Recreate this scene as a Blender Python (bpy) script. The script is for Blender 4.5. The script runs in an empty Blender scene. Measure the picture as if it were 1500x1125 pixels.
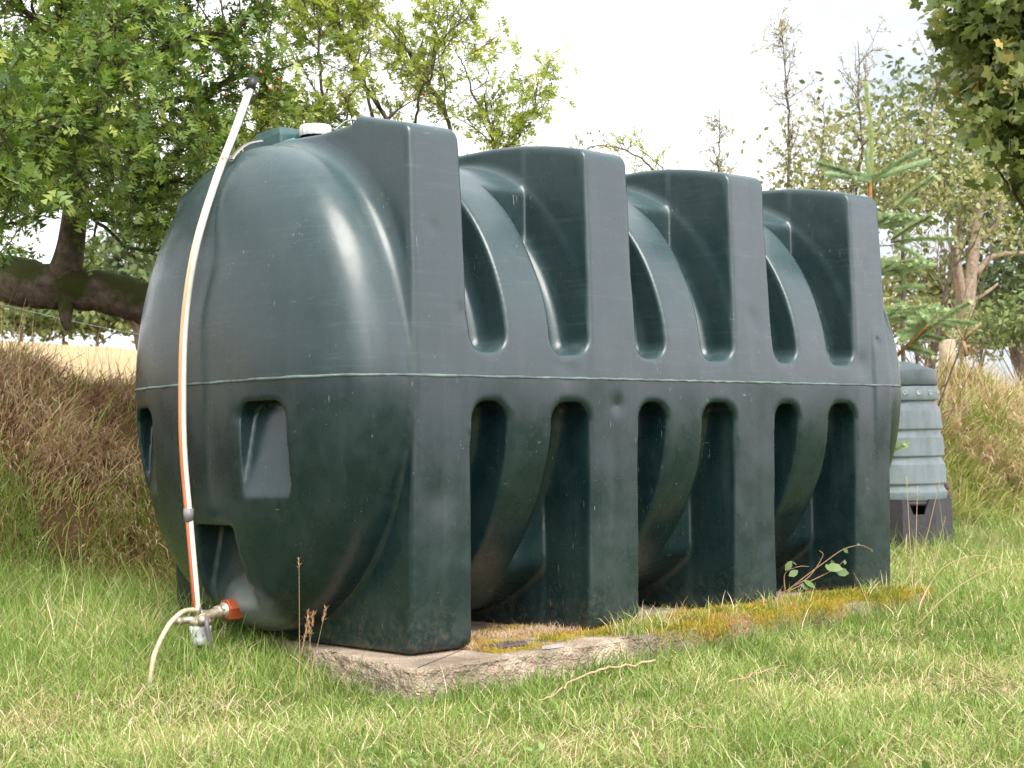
import bpy, math, random
import numpy as np
from mathutils import Vector, Matrix
R = math.radians
rng = np.random.default_rng(7)
random.seed(7)
scene = bpy.context.scene
col = scene.collection

# ------------------------------------------------------------------ camera
CAM = np.array([-3.1919, -3.8648, 0.6556])
YAW, PIT, ROL, FPX = 0.8183, 0.0400, -0.0193, 2286.5
_fw = np.array([math.cos(YAW)*math.cos(PIT), math.sin(YAW)*math.cos(PIT), math.sin(PIT)])
_rt = np.array([math.sin(YAW), -math.cos(YAW), 0.0])
_up = np.cross(_rt, _fw)
RT = math.cos(ROL)*_rt + math.sin(ROL)*_up
UP = -math.sin(ROL)*_rt + math.cos(ROL)*_up
cd = bpy.data.cameras.new('camera')
cam = bpy.data.objects.new('camera', cd)
col.objects.link(cam)
m = Matrix.Identity(4)
for i in range(3):
    m[i][0], m[i][1], m[i][2], m[i][3] = RT[i], UP[i], -_fw[i], CAM[i]
cam.matrix_world = m
cd.sensor_width = 36
cd.lens = FPX/1500*36
cd.clip_start = 0.05
cd.clip_end = 2000
cd.dof.use_dof = True
cd.dof.focus_distance = 5.3
cd.dof.aperture_fstop = 9.0
scene.camera = cam

def pt(u, v, d):
    """survey point: direction through the photo's pixel, d metres away along the view axis"""
    return CAM + d*(_fw + (u-750)/FPX*RT - (v-562.5)/FPX*UP)

# ------------------------------------------------------------------ world, sun
SUN = np.array([-0.52, -0.85, 0.0]); SUN /= np.linalg.norm(SUN)
SUN_EL = R(56)
sdir = np.array([SUN[0]*math.cos(SUN_EL), SUN[1]*math.cos(SUN_EL), math.sin(SUN_EL)])
w = bpy.data.worlds.new('World'); scene.world = w
w.use_nodes = True
nt = w.node_tree; nt.nodes.clear()
N = nt.nodes.new; L = nt.links.new
wo = N('ShaderNodeOutputWorld'); bg = N('ShaderNodeBackground')
sky = N('ShaderNodeTexSky'); sky.sky_type = 'NISHITA'; sky.sun_disc = False
sky.sun_elevation = SUN_EL; sky.sun_rotation = math.atan2(SUN[0], SUN[1])
tc = N('ShaderNodeTexCoord'); mp = N('ShaderNodeMapping'); mp.inputs['Scale'].default_value = (1.0, 1.0, 2.6)
nz = N('ShaderNodeTexNoise'); nz.inputs['Scale'].default_value = 1.7; nz.inputs['Detail'].default_value = 6
cr = N('ShaderNodeValToRGB')
cr.color_ramp.elements[0].position = 0.34; cr.color_ramp.elements[0].color = (0.72, 0.72, 0.72, 1)
cr.color_ramp.elements[1].position = 0.50; cr.color_ramp.elements[1].color = (1, 1, 1, 1)
nz2 = N('ShaderNodeTexNoise'); nz2.inputs['Scale'].default_value = 3.1; nz2.inputs['Detail'].default_value = 5
cr2 = N('ShaderNodeValToRGB')
cr2.color_ramp.elements[0].position = 0.35; cr2.color_ramp.elements[0].color = (5.8, 6.0, 6.3, 1)
cr2.color_ramp.elements[1].position = 0.52; cr2.color_ramp.elements[1].color = (11.5, 11.5, 11.6, 1)
mx = N('ShaderNodeMix'); mx.data_type = 'RGBA'
L(tc.outputs['Generated'], mp.inputs['Vector']); L(mp.outputs[0], nz.inputs['Vector']); L(mp.outputs[0], nz2.inputs['Vector'])
L(nz.outputs['Fac'], cr.inputs[0]); L(nz2.outputs['Fac'], cr2.inputs[0])
L(cr.outputs[0], mx.inputs[0]); L(sky.outputs[0], mx.inputs[6]); L(cr2.outputs[0], mx.inputs[7])
# thin bright cloud around the veiled sun
vn = N('ShaderNodeVectorMath'); vn.operation = 'NORMALIZE'; L(tc.outputs['Generated'], vn.inputs[0])
vd = N('ShaderNodeVectorMath'); vd.operation = 'DOT_PRODUCT'; L(vn.outputs[0], vd.inputs[0]); vd.inputs[1].default_value = (-0.30, -0.80, 0.52)
gr = N('ShaderNodeValToRGB'); gr.color_ramp.interpolation = 'EASE'
gr.color_ramp.elements[0].position = 0.35; gr.color_ramp.elements[0].color = (0.86, 0.87, 0.89, 1)
gr.color_ramp.elements[1].position = 1.0; gr.color_ramp.elements[1].color = (1, 0.985, 0.96, 1)
gm_ = N('ShaderNodeMath'); gm_.operation = 'MULTIPLY_ADD'; L(vd.outputs['Value'], gr.inputs[0])
gf = N('ShaderNodeMath'); gf.operation = 'POWER'; gx0 = N('ShaderNodeMath'); gx0.operation = 'MAXIMUM'; L(vd.outputs['Value'], gx0.inputs[0]); gx0.inputs[1].default_value = 0.0
L(gx0.outputs[0], gf.inputs[0]); gf.inputs[1].default_value = 7.0
L(gf.outputs[0], gm_.inputs[0]); gm_.inputs[1].default_value = 2.6; gm_.inputs[2].default_value = 1.0
gs = N('ShaderNodeVectorMath'); gs.operation = 'MULTIPLY'; L(mx.outputs[2], gs.inputs[0]); L(gr.outputs[0], gs.inputs[1])
g2 = N('ShaderNodeVectorMath'); g2.operation = 'SCALE'; L(gs.outputs[0], g2.inputs[0]); L(gm_.outputs[0], g2.inputs['Scale'])
# unseen pale glow low on the right, added to brighten the side faces' reflections
v3 = N('ShaderNodeVectorMath'); v3.operation = 'DOT_PRODUCT'; L(vn.outputs[0], v3.inputs[0]); v3.inputs[1].default_value = (0.68, -0.72, 0.12)
p3 = N('ShaderNodeMath'); p3.operation = 'MAXIMUM'; L(v3.outputs['Value'], p3.inputs[0]); p3.inputs[1].default_value = 0.0
q3 = N('ShaderNodeMath'); q3.operation = 'POWER'; L(p3.outputs[0], q3.inputs[0]); q3.inputs[1].default_value = 9.0
s3_ = N('ShaderNodeVectorMath'); s3_.operation = 'SCALE'; s3_.inputs[0].default_value = (13.0, 11.6, 13.4); L(q3.outputs[0], s3_.inputs['Scale'])
a3 = N('ShaderNodeVectorMath'); a3.operation = 'ADD'; L(g2.outputs[0], a3.inputs[0]); L(s3_.outputs[0], a3.inputs[1])
L(a3.outputs[0], bg.inputs['Color']); bg.inputs['Strength'].default_value = 0.1
L(bg.outputs[0], wo.inputs[0])
sd = bpy.data.lights.new('sun', 'SUN'); sd.energy = 2.5; sd.angle = R(34); sd.color = (1.0, 0.95, 0.86)
so = bpy.data.objects.new('sun', sd); col.objects.link(so)
so.rotation_euler = Vector(sdir).to_track_quat('Z', 'Y').to_euler()
scene.view_settings.view_transform = 'Standard'
scene.view_settings.look = 'None'
scene.view_settings.exposure = 0.9
scene.view_settings.gamma = 1
scene.cycles.max_bounces = 8
scene.cycles.transparent_max_bounces = 8

# ------------------------------------------------------------------ helpers
def tag(o, label=None, cat=None, group=None, kind=None):
    if label: o['label'] = label
    if cat: o['category'] = cat
    if group: o['group'] = group
    if kind: o['kind'] = kind
    return o

def empty(name, loc=(0, 0, 0)):
    o = bpy.data.objects.new(name, None); col.objects.link(o); o.location = loc
    o.empty_display_size = 0.1
    return o

def mesh_np(name, V, F, mat, parent=None, smooth=True, attrs=None):
    """V (n,3); F list of (m,k) int arrays."""
    V = np.asarray(V, np.float32)
    me = bpy.data.meshes.new(name)
    F = [np.asarray(f, np.int32) for f in F if len(f)]
    me.vertices.add(len(V)); me.vertices.foreach_set('co', V.ravel())
    tot = np.concatenate([np.full(len(f), f.shape[1], np.int32) for f in F])
    idx = np.concatenate([f.ravel() for f in F])
    start = np.concatenate([[0], np.cumsum(tot)[:-1]]).astype(np.int32)
    me.loops.add(len(idx)); me.loops.foreach_set('vertex_index', idx)
    me.polygons.add(len(tot)); me.polygons.foreach_set('loop_start', start)
    me.polygons.foreach_set('loop_total', tot)
    me.polygons.foreach_set('use_smooth', np.full(len(tot), smooth))
    if attrs:
        for k, a in attrs.items():
            at = me.attributes.new(k, 'FLOAT', 'POINT'); at.data.foreach_set('value', np.asarray(a, np.float32))
    me.update(calc_edges=True)
    if mat: me.materials.append(mat)
    o = bpy.data.objects.new(name, me); col.objects.link(o)
    if parent:
        o.parent = parent
        o.matrix_parent_inverse = Matrix.Translation(-Vector(parent.location))
    return o

class MB:
    """collects pieces of ONE mesh"""
    def __init__(s): s.V = []; s.F = {}; s.n = 0; s.A = []
    def add(s, V, F, a=0.5):
        V = np.asarray(V, float)
        for f in F:
            f = np.asarray(f, int)
            if len(f): s.F.setdefault(f.shape[1], []).append(f + s.n)
        s.V.append(V); s.n += len(V)
        s.A.append(np.full(len(V), a) if np.isscalar(a) else a)
    def build(s, name, mat, parent=None, smooth=True):
        return mesh_np(name, np.concatenate(s.V), [np.concatenate(f) for f in s.F.values()], mat, parent, smooth,
                       {'v': np.concatenate(s.A)})
    def tube(s, P, rad, n=8, a=0.5, cap=True):
        P = np.asarray(P, float); m_ = len(P)
        rad = np.broadcast_to(np.asarray(rad, float), (m_,))
        T = np.gradient(P, axis=0); T /= np.linalg.norm(T, axis=1)[:, None] + 1e-9
        u = np.cross(T[0], [0.13, 0.31, 0.94]);
        if np.linalg.norm(u) < 1e-3: u = np.cross(T[0], [1, 0, 0])
        U = np.empty_like(P)
        for i in range(m_):
            u = u - T[i]*np.dot(u, T[i]); u /= np.linalg.norm(u) + 1e-9; U[i] = u
        W = np.cross(T, U)
        th = np.linspace(0, 2*np.pi, n, endpoint=False)
        V = P[:, None] + rad[:, None, None]*(np.cos(th)[None, :, None]*U[:, None] + np.sin(th)[None, :, None]*W[:, None])
        V = V.reshape(-1, 3)
        i = np.arange(m_-1)[:, None]*n; j = np.arange(n)[None]; k = (j+1) % n
        q = np.stack([i+j, i+k, i+n+k, i+n+j], -1).reshape(-1, 4)
        F = [q]
        if cap:
            V = np.vstack([V, P[:1], P[-1:]]); c = m_*n
            jj = np.arange(n); kk = (jj+1) % n
            F.append(np.stack([kk, jj, np.full(n, c)], -1)); F.append(np.stack([(m_-1)*n+jj, (m_-1)*n+kk, np.full(n, c+1)], -1))
        s.add(V, F, a)
    def lathe(s, c, axis, prof, n=32, a=0.5):
        """prof: list of (dist along axis, radius)"""
        c = np.asarray(c, float); t = np.asarray(axis, float); t /= np.linalg.norm(t)
        u = np.cross(t, [0.2, 0.9, 0.31]); u /= np.linalg.norm(u); wv = np.cross(t, u)
        th = np.linspace(0, 2*np.pi, n, endpoint=False)
        V = []
        for d, r in prof:
            V.append(c + t*d + r*(np.cos(th)[:, None]*u + np.sin(th)[:, None]*wv))
        V = np.concatenate(V); m_ = len(prof)
        i = np.arange(m_-1)[:, None]*n; j = np.arange(n)[None]; k = (j+1) % n
        s.add(V, [np.stack([i+j, i+k, i+n+k, i+n+j], -1).reshape(-1, 4)], a)
    def box(s, c, h, a=0.5, rot=0.0, bev=0.0):
        c = np.asarray(c, float); hx, hy, hz = h
        if bev <= 0:
            V = np.array([[x, y, z] for x in (-hx, hx) for y in (-hy, hy) for z in (-hz, hz)])
            F = np.array([[0, 1, 3, 2], [4, 6, 7, 5], [0, 4, 5, 1], [2, 3, 7, 6], [0, 2, 6, 4], [1, 5, 7, 3]])
        else:
            V = []
            for sx in (-1, 1):
                for sy in (-1, 1):
                    for sz in (-1, 1):
                        V += [[sx*hx, sy*(hy-bev), sz*(hz-bev)], [sx*(hx-bev), sy*hy, sz*(hz-bev)], [sx*(hx-bev), sy*(hy-bev), sz*hz]]
            V = np.array(V)
            def q(a_, b_, c_, d_, k): return [a_*3+k, b_*3+k, c_*3+k, d_*3+k]
            F = [q(0, 1, 3, 2, 0), q(4, 6, 7, 5, 0), q(0, 4, 5, 1, 1), q(2, 3, 7, 6, 1), q(0, 2, 6, 4, 2), q(1, 5, 7, 3, 2)]
            for (a_, b_) in [(0, 1), (2, 3), (4, 5), (6, 7)]: F.append([a_*3, a_*3+1, b_*3+1, b_*3])
            for (a_, b_) in [(0, 2), (1, 3), (4, 6), (5, 7)]: F.append([a_*3, a_*3+2, b_*3+2, b_*3])
            for (a_, b_) in [(0, 4), (1, 5), (2, 6), (3, 7)]: F.append([a_*3+1, a_*3+2, b_*3+2, b_*3+1])
            F = np.array(F)
            s.add_tri = np.array([[k*3, k*3+1, k*3+2] for k in range(8)])
        if rot:
            cs, sn = math.cos(rot), math.sin(rot)
            V = np.c_[V[:, 0]*cs-V[:, 1]*sn, V[:, 0]*sn+V[:, 1]*cs, V[:, 2]]
        s.add(V + c, [F] + ([s.add_tri] if bev > 0 else []), a)

def catmull(P, k=6):
    P = np.asarray(P, float)
    if len(P) < 3:
        t = np.linspace(0, 1, k+1)[:, None]; return P[0]*(1-t)+P[-1]*t
    Q = np.vstack([2*P[0]-P[1], P, 2*P[-1]-P[-2]]); out = []
    for i in range(1, len(Q)-2):
        for t in np.linspace(0, 1, k, endpoint=False):
            a, b, c, d = Q[i-1:i+3]
            out.append(0.5*((2*b)+(-a+c)*t+(2*a-5*b+4*c-d)*t*t+(-a+3*b-3*c+d)*t**3))
    out.append(P[-1]); return np.array(out)

# ---- materials
def mat(name):
    m_ = bpy.data.materials.new(name); m_.use_nodes = True
    t = m_.node_tree; b = t.nodes['Principled BSDF']; b.inputs['Specular IOR Level'].default_value = 0.4
    return m_, t, b
def node(t, kind, **kw):
    n = t.nodes.new(kind)
    for k, v in kw.items():
        if k in n.inputs: n.inputs[k].default_value = v
        else: setattr(n, k, v)
    return n
def ramp(t, stops, src=None):
    r = t.nodes.new('ShaderNodeValToRGB'); e = r.color_ramp.elements
    while len(e) < len(stops): e.new(0.5)
    for i, (p_, c) in enumerate(stops):
        e[i].position = p_; e[i].color = (*c, 1) if len(c) == 3 else c
    if src is not None: t.links.new(src, r.inputs[0])
    return r
def noise(t, vec, scale, detail=4, rough=0.55):
    n = node(t, 'ShaderNodeTexNoise'); n.inputs['Scale'].default_value = scale
    n.inputs['Detail'].default_value = detail; n.inputs['Roughness'].default_value = rough
    if vec is not None: t.links.new(vec, n.inputs['Vector'])
    return n
def mixc(t, fac, a, b, mode='MIX'):
    n = t.nodes.new('ShaderNodeMix'); n.data_type = 'RGBA'; n.blend_type = mode
    for s_, v in ((0, fac), (6, a), (7, b)):
        if isinstance(v, bpy.types.NodeSocket): t.links.new(v, n.inputs[s_])
        elif s_ == 0: n.inputs[0].default_value = v
        else: n.inputs[s_].default_value = (*v, 1)
    return n.outputs[2]
def mth(t, op, a, b=0.0, c=None):
    n = t.nodes.new('ShaderNodeMath'); n.operation = op
    for i, v in enumerate((a, b) if c is None else (a, b, c)):
        if isinstance(v, bpy.types.NodeSocket): t.links.new(v, n.inputs[i])
        else: n.inputs[i].default_value = v
    return n.outputs[0]
def bump(t, b, h, strength=0.3, dist=0.01):
    n = t.nodes.new('ShaderNodeBump'); n.inputs['Strength'].default_value = strength; n.inputs['Distance'].default_value = dist
    t.links.new(h, n.inputs['Height']); t.links.new(n.outputs[0], b.inputs['Normal'])
def objco(t): return t.nodes.new('ShaderNodeTexCoord').outputs['Object']
def attr(t, k='v'):
    n = t.nodes.new('ShaderNodeAttribute'); n.attribute_name = k; return n.outputs['Fac']

def leafmat(name, stops, trans=0.4, rough=0.5, tint=(1.0, 1.0, 1.0)):
    m_, t, b = mat(name)
    r = ramp(t, stops, attr(t))
    t.links.new(r.outputs[0], b.inputs['Base Color']); b.inputs['Roughness'].default_value = rough
    b.inputs['Specular IOR Level'].default_value = 0.35
    tr = t.nodes.new('ShaderNodeBsdfTranslucent')
    g = mixc(t, 1.0, r.outputs[0], tint, 'MULTIPLY')
    t.links.new(g, tr.inputs['Color'])
    ms = t.nodes.new('ShaderNodeMixShader'); ms.inputs[0].default_value = trans
    t.links.new(b.outputs[0], ms.inputs[1]); t.links.new(tr.outputs[0], ms.inputs[2])
    t.links.new(ms.outputs[0], t.nodes['Material Output'].inputs['Surface'])
    return m_

def plain(name, c, rough=0.5, metal=0.0, var=0.25, scale=30):
    m_, t, b = mat(name)
    n = noise(t, objco(t), scale, 5)
    r = ramp(t, [(0.3, tuple(x*(1-var) for x in c)), (0.7, tuple(min(1, x*(1+var)) for x in c))], n.outputs['Fac'])
    t.links.new(r.outputs[0], b.inputs['Base Color']); b.inputs['Roughness'].default_value = rough
    b.inputs['Metallic'].default_value = metal
    bump(t, b, n.outputs['Fac'], 0.15, 0.003)
    return m_

def bark(name, c1, c2, moss=(0.10, 0.12, 0.02), mossamt=0.5):
    m_, t, b = mat(name); oc = objco(t)
    n = noise(t, oc, 18, 8, 0.7); r = ramp(t, [(0.3, c1), (0.7, c2)], n.outputs['Fac'])
    n2 = noise(t, oc, 5, 5); 
    g = t.nodes.new('ShaderNodeNewGeometry'); sx = t.nodes.new('ShaderNodeSeparateXYZ'); t.links.new(g.outputs['Normal'], sx.inputs[0])
    f = mth(t, 'ADD', mth(t, 'MULTIPLY', sx.outputs['Z'], 0.25), n2.outputs['Fac'])
    rr = ramp(t, [(0.62-mossamt*0.25, (0, 0, 0)), (0.72-mossamt*0.2, (1, 1, 1))], f)
    c = mixc(t, rr.outputs[0], r.outputs[0], moss)
    t.links.new(c, b.inputs['Base Color']); b.inputs['Roughness'].default_value = 0.9; b.inputs['Specular IOR Level'].default_value = 0.1
    bump(t, b, n.outputs['Fac'], 0.9, 0.03)
    return m_

# ------------------------------------------------------------------ terrain
def sstep(a, b, x):
    t = np.clip((x-a)/(b-a), 0, 1); return t*t*(3-2*t)
def vnoise(x, y, s=1.0, seed=0):
    """cheap smooth value noise in 2-D, about -1..1"""
    x = np.asarray(x)*s; y = np.asarray(y)*s
    xi = np.floor(x).astype(int); yi = np.floor(y).astype(int); fx = x-xi; fy = y-yi
    fx = fx*fx*(3-2*fx); fy = fy*fy*(3-2*fy)
    def h(a, b):
        q = (a*374761393 + b*668265263 + seed*974634777) & 0xffffffff
        q = ((q ^ (q >> 13))*1274126177) & 0xffffffff
        return ((q ^ (q >> 16)) & 0xffff)/32767.5-1
    return (h(xi, yi)*(1-fx)+h(xi+1, yi)*fx)*(1-fy)+(h(xi, yi+1)*(1-fx)+h(xi+1, yi+1)*fx)*fy
def ground_z(x, y):
    x = np.asarray(x, float); y = np.asarray(y, float)
    z = -0.112 + 0.095*sstep(0.05, 1.0, y)*sstep(2.5, 0.5, x) + 0.015*sstep(1.6, 2.8, x)*sstep(.6, -.1, y)*sstep(4.2, 3.0, x) + 0.022*np.exp(-((x+.15)/.5)**2-((y+.25)/.4)**2)
    z = z + 0.16*sstep(7.5, 14, x)*sstep(-2, 2.5, y)
    foot = 3.0 + 0.25*vnoise(x, 0*y, 0.6, 3) + 0.5*sstep(6, 12, x)
    n = 0.13*vnoise(x, y, 1.1, 5) + 0.07*vnoise(x, y, 3.1, 6)
    h = 0.95 + 0.12*sstep(4, 12, x) - 0.10*sstep(1.0, 2.0, x)*sstep(4, 3, x) + 0.10*vnoise(x, 0*y, 0.8, 9) + 0.16*np.exp(-((x-0.1)/0.75)**2) - 0.10*np.exp(-((x-2.7)/0.5)**2)
    t = np.clip((y-foot)/1.15, 0, 1)
    bank = h*(1-(1-t)**1.9)
    z = z + bank + n*sstep(0, 0.35, t)*(1-sstep(5.5, 8, y))
    z = z + 0.012*vnoise(x, y, 2.3, 11)*(1-sstep(0, .3, t)) + 0.02*vnoise(x, y, 0.7, 12)
    r = np.maximum(0, y-5.0)
    z = z - 0.10*sstep(4.6, 6.0, y) + 0.102*np.minimum(r, 45)*(1-0.35*sstep(4, 25, x)) + 0.0*r
    z = z - 0.02*np.maximum(0, r-55)
    return z

def stretch(a, b, n, c, k):
    t = np.linspace(-1, 1, n); s = np.sign(t)*(np.abs(t)**k)
    return np.where(s < 0, c+s*(c-a), c+s*(b-c))
gx = stretch(-140, 190, 420, 3, 3.2); gy = stretch(-60, 230, 420, 2.5, 3.2)
X, Y = np.meshgrid(gx, gy, indexing='ij'); Z = ground_z(X, Y)
nx, ny = X.shape
I = (np.arange(nx-1)[:, None]*ny + np.arange(ny-1)[None])
gm, t, b = mat('soil_and_stubble'); oc = objco(t)
n1 = noise(t, oc, 3.0, 6); n2 = noise(t, oc, 40, 6, 0.7); n3 = noise(t, oc, 0.25, 4)
lawn = ramp(t, [(0.35, (0.06, 0.085, 0.018)), (0.55, (0.15, 0.14, 0.05)), (0.75, (0.26, 0.20, 0.10))], n1.outputs['Fac'])
lawn2 = mixc(t, 0.35, lawn.outputs[0], n2.outputs['Color'], 'SOFT_LIGHT')
bankc = ramp(t, [(0.3, (0.045, 0.022, 0.012)), (0.6, (0.10, 0.06, 0.03)), (0.8, (0.07, 0.07, 0.02))], n1.outputs['Fac'])
field = ramp(t, [(0.3, (0.37, 0.27, 0.15)), (0.7, (0.47, 0.35, 0.20))], n3.outputs['Fac'])
field2 = mixc(t, 0.25, field.outputs[0], n1.outputs['Color'], 'SOFT_LIGHT')
sx = t.nodes.new('ShaderNodeSeparateXYZ'); t.links.new(oc, sx.inputs[0])
f1 = ramp(t, [(0.0, (0, 0, 0)), (1.0, (1, 1, 1))], mth(t, 'MULTIPLY', mth(t, 'SUBTRACT', sx.outputs['Y'], 2.6), 1.5))
f2 = ramp(t, [(0.0, (0, 0, 0)), (1.0, (1, 1, 1))], mth(t, 'MULTIPLY', mth(t, 'SUBTRACT', sx.outputs['Y'], 6.0), 1.0))
c = mixc(t, f1.outputs[0], lawn2, bankc.outputs[0]); c = mixc(t, f2.outputs[0], c, field2)
t.links.new(c, b.inputs['Base Color']); b.inputs['Roughness'].default_value = 1; b.inputs['Specular IOR Level'].default_value = 0.05
bump(t, b, n2.outputs['Fac'], 0.8, 0.03)
g = mesh_np('ground', np.c_[X.ravel(), Y.ravel(), Z.ravel()],
            [np.stack([I, I+ny, I+ny+1, I+1], -1).reshape(-1, 4)], gm)
tag(g, kind='structure')

# ------------------------------------------------------------------ the tank (one moulded shell from a distance field)
PITCH, FW, ZS, W_, CAPB = 0.8164, 0.25, 0.8915, 1.49, 0.312
LEN = 3*PITCH+FW; YC = W_/2; ZC = 0.88
def smin(a, b, k):
    h = np.maximum(k-np.abs(a-b), 0)/k; return np.minimum(a, b)-h*h*k*0.25
def smax(a, b, k): return -smin(-a, -b, k)
def ell(Y, Z, a, b, e=2.0):
    k0 = (np.abs(Y/a)**e+np.abs(Z/b)**e)**(1/e)+1e-9
    k1 = np.sqrt((Y/a**2)**2+(Z/b**2)**2)+1e-9
    return k0*(k0-1)/k1*np.where(True, 1.0, 1.0)
def rbox(x, y, hx, hy, r):
    qx = np.abs(x)-hx+r; qy = np.abs(y)-hy+r
    return np.hypot(np.maximum(qx, 0), np.maximum(qy, 0))+np.minimum(np.maximum(qx, qy), 0)-r
H_ = 0.008
ax = np.arange(-0.40, LEN+0.40, H_); ay = np.arange(-0.05, W_+0.055, H_); az = np.arange(-0.05, 1.87, H_)
y2, z2 = np.meshgrid(ay, az, indexing='ij'); Yc = y2-YC; Zc = z2-ZC; Ze = z2-ZS
topn = np.interp(ay, [0, .04, .17, .25, .35, .5, .745, 1.1, 1.25, 1.40, 1.49], [1.715, 1.725, 1.755, 1.77, 1.785, 1.797, 1.80, 1.775, 1.735, 1.675, 1.64])
top1 = np.interp(ay, [0, .04, .17, .295, .335, .5, .745, 1.1, 1.15, 1.25, 1.40, 1.49], [1.715, 1.72, 1.752, 1.785, 1.762, 1.756, 1.753, 1.75, 1.745, 1.725, 1.67, 1.64])
side = np.abs(Yc)-(YC-0.026*np.clip(Ze, 0, 1)/0.8-0.022*np.clip(-Ze, 0, 1)/0.8)
prof = smax(smax(side, z2-topn[:, None], 0.04), -z2-0.008, 0.035).astype(np.float32)
prof1 = smax(smax(side, z2-top1[:, None], 0.04), -z2-0.008, 0.035).astype(np.float32)
core = ell(Yc, Zc, 0.60, 0.715).astype(np.float32)
rib = ell(Yc, Zc, 0.752, 0.858, 2.08).astype(np.float32)
Xg = ax[:, None, None].astype(np.float32)
def P2(a): return a[None].astype(np.float32)
hw = P2(FW/2 + 0.011*(0.89-z2)/0.89)
F = smax(np.abs(Xg-LEN/2)-LEN/2+0.0*P2(z2)+0.010*P2(z2-0.89)/0.89, P2(prof), 0.022)
F1 = smax(np.abs(Xg-FW/2)-hw, P2(prof1), 0.022)
i1 = np.searchsorted(ax, FW+0.06)
F[:i1] = F1[:i1]
for kk in range(3):
    x0 = kk*PITCH+FW; x1 = (kk+1)*PITCH
    ia, ib = np.searchsorted(ax, x0-0.1), np.searchsorted(ax, x1+0.1)
    S = F[ia:ib]; Xs = Xg[ia:ib]
    if kk == 0:   # frame one has a lower crown, the rest of the hull starts behind it
        q0 = smax(np.abs(Xs-LEN/2)-LEN/2, P2(prof), 0.03); q1 = smax(np.abs(Xs-FW/2)-hw, P2(prof1), 0.03)
        S[:] = np.where(Xs > x0+0.02, q0, q1) if False else np.minimum(smax(x0+0.10-Xs, q0, 0.01), np.minimum(q1, smax(np.abs(Xs-FW/2)-0.3, P2(np.maximum(prof, rib)), 0.01)))
    half = (x1-x0)/2-0.004; xm = (x0+x1)/2
    full = smax(np.abs(Xs-xm)-(half+0.010*P2(z2-0.89)/0.89), -P2(rib), 0.035)
    S[:] = smax(S, -full, 0.02)
    zlim = 0.085
    for gi, (g0, g1) in enumerate(((x0+0.004, x0+0.165), (x0+0.375, x1-0.004))):
        gz = np.abs(Ze)-zlim
        dr_ = 0.010*P2(z2-0.89)/0.89
        lo, hi = (g0-dr_, g1) if gi == 0 else (g0, g1+dr_)
        qx = np.abs(Xs-(lo+hi)/2)-(hi-lo)/2+0.066; qz = np.abs(P2(gz)-1.0)-1.0+0.066
        d2 = np.hypot(np.maximum(qx, 0), np.maximum(qz, 0))+np.minimum(np.maximum(qx, qz), 0)-0.066
        lim = np.where(Ze > 0, 0.415, 0.50)-np.abs(Yc)
        cut = smax(d2, -P2(core), 0.06)
        cut = smax(cut, P2(lim), 0.010) if gi else smax(cut, P2(np.where(Ze > 0, -9, lim)), 0.02)
        S[:] = smax(S, -cut, 0.020)
# bulging end caps
def capd(sgn, x0):
    xx = np.maximum(sgn*(Xg-x0), 0)/CAPB
    rho = P2(np.sqrt((Yc/0.73)**2+(Zc/0.856)**2))
    pe = 3.0
    s_ = (rho**pe+xx**pe)
    f = s_**(1/pe)
    gx_ = xx**(pe-1)*f**(1-pe)/CAPB; gr = rho**(pe-1)*f**(1-pe)/0.80
    return ((f-1)/(np.sqrt(gx_**2+gr**2)+0.15)).astype(np.float32)
ic = np.searchsorted(ax, 0.12)
cp = capd(-1, 0.0)[:ic]
Fc = smin(np.maximum(F[:ic], -0.2), cp, 0.014+0.05*P2(sstep(0.9, 1.3, z2)))
# hand holds and outlet recess
Xs = Xg[:ic]
for (ya, yb) in ((0.318, 0.548), (1.14, 1.33)):
    dep = 0.075*np.clip((z2-0.50)/0.32, 0, 1)**0.8
    d = smax(rbox(P2(y2-(ya+yb)/2), P2(z2-0.63), (yb-ya)/2, 0.19, 0.055), -(cp+P2(dep))+0*Xs, 0.015)
    Fc = smax(Fc, -d, 0.010)
wid = 0.115+0.05*np.clip((0.4-z2)/0.4, 0, 1)
d = smax(np.abs(P2(y2-0.745))-P2(wid), smax(P2(z2-0.405), Xs+0.175+0.12*P2(0.4-z2), 0.02), 0.02)
Fc = smax(Fc, -d, 0.012)
F[:ic] = Fc
ie = np.searchsorted(ax, LEN-0.12)
F[ie:] = smin(np.maximum(F[ie:], -0.2), capd(1, LEN)[ie:], 0.055)
# dents and the slight unevenness of a moulded wall
def dent(c_, r, d_):
    s_ = [slice(max(0, int((c_[i]-3*r-o)/H_)), int((c_[i]+3*r-o)/H_)) for i, o in enumerate((ax[0], ay[0], az[0]))]
    xx, yy, zz = np.meshgrid(ax[s_[0]], ay[s_[1]], az[s_[2]], indexing='ij')
    F[s_[0], s_[1], s_[2]] += d_*np.exp(-((xx-c_[0])**2+(yy-c_[1])**2+(zz-c_[2])**2)/r**2).astype(np.float32)
for c_, r, d_ in (((0.10, 0, 1.38), .022, .006), ((0.012, 0, 1.60), .014, .006), ((0.21, 0, 1.10), .03, .004), ((0.70, 0, 0.93), .05, .005),
                  ((0.95, 0.01, 0.80), .03, .004), ((2.62, 0, 1.08), .02, .006), ((1.75, 0, 1.15), .04, .004), ((2.5, 0, .98), .05, .005), ((1.0, 0, 1.25), .06, .003),
                  ((-.33, .55, .78), .03, .004), ((-.32, .45, 1.3), .05, .003), ((0.1, 0, .5), .07, .003), ((.95, 0, .4), .08, .003)):
    dent(c_, r, d_)
wob = 0.0016*np.sin(ax*5.1+1)[:, None, None]*np.sin(az*6.3+2)[None, None, :]+0.0010*np.sin(ax*13+az[0])[:, None, None]*np.cos(ay*9)[None, :, None]*np.sin(az*15)[None, None, :]
F += wob.astype(np.float32)

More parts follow.
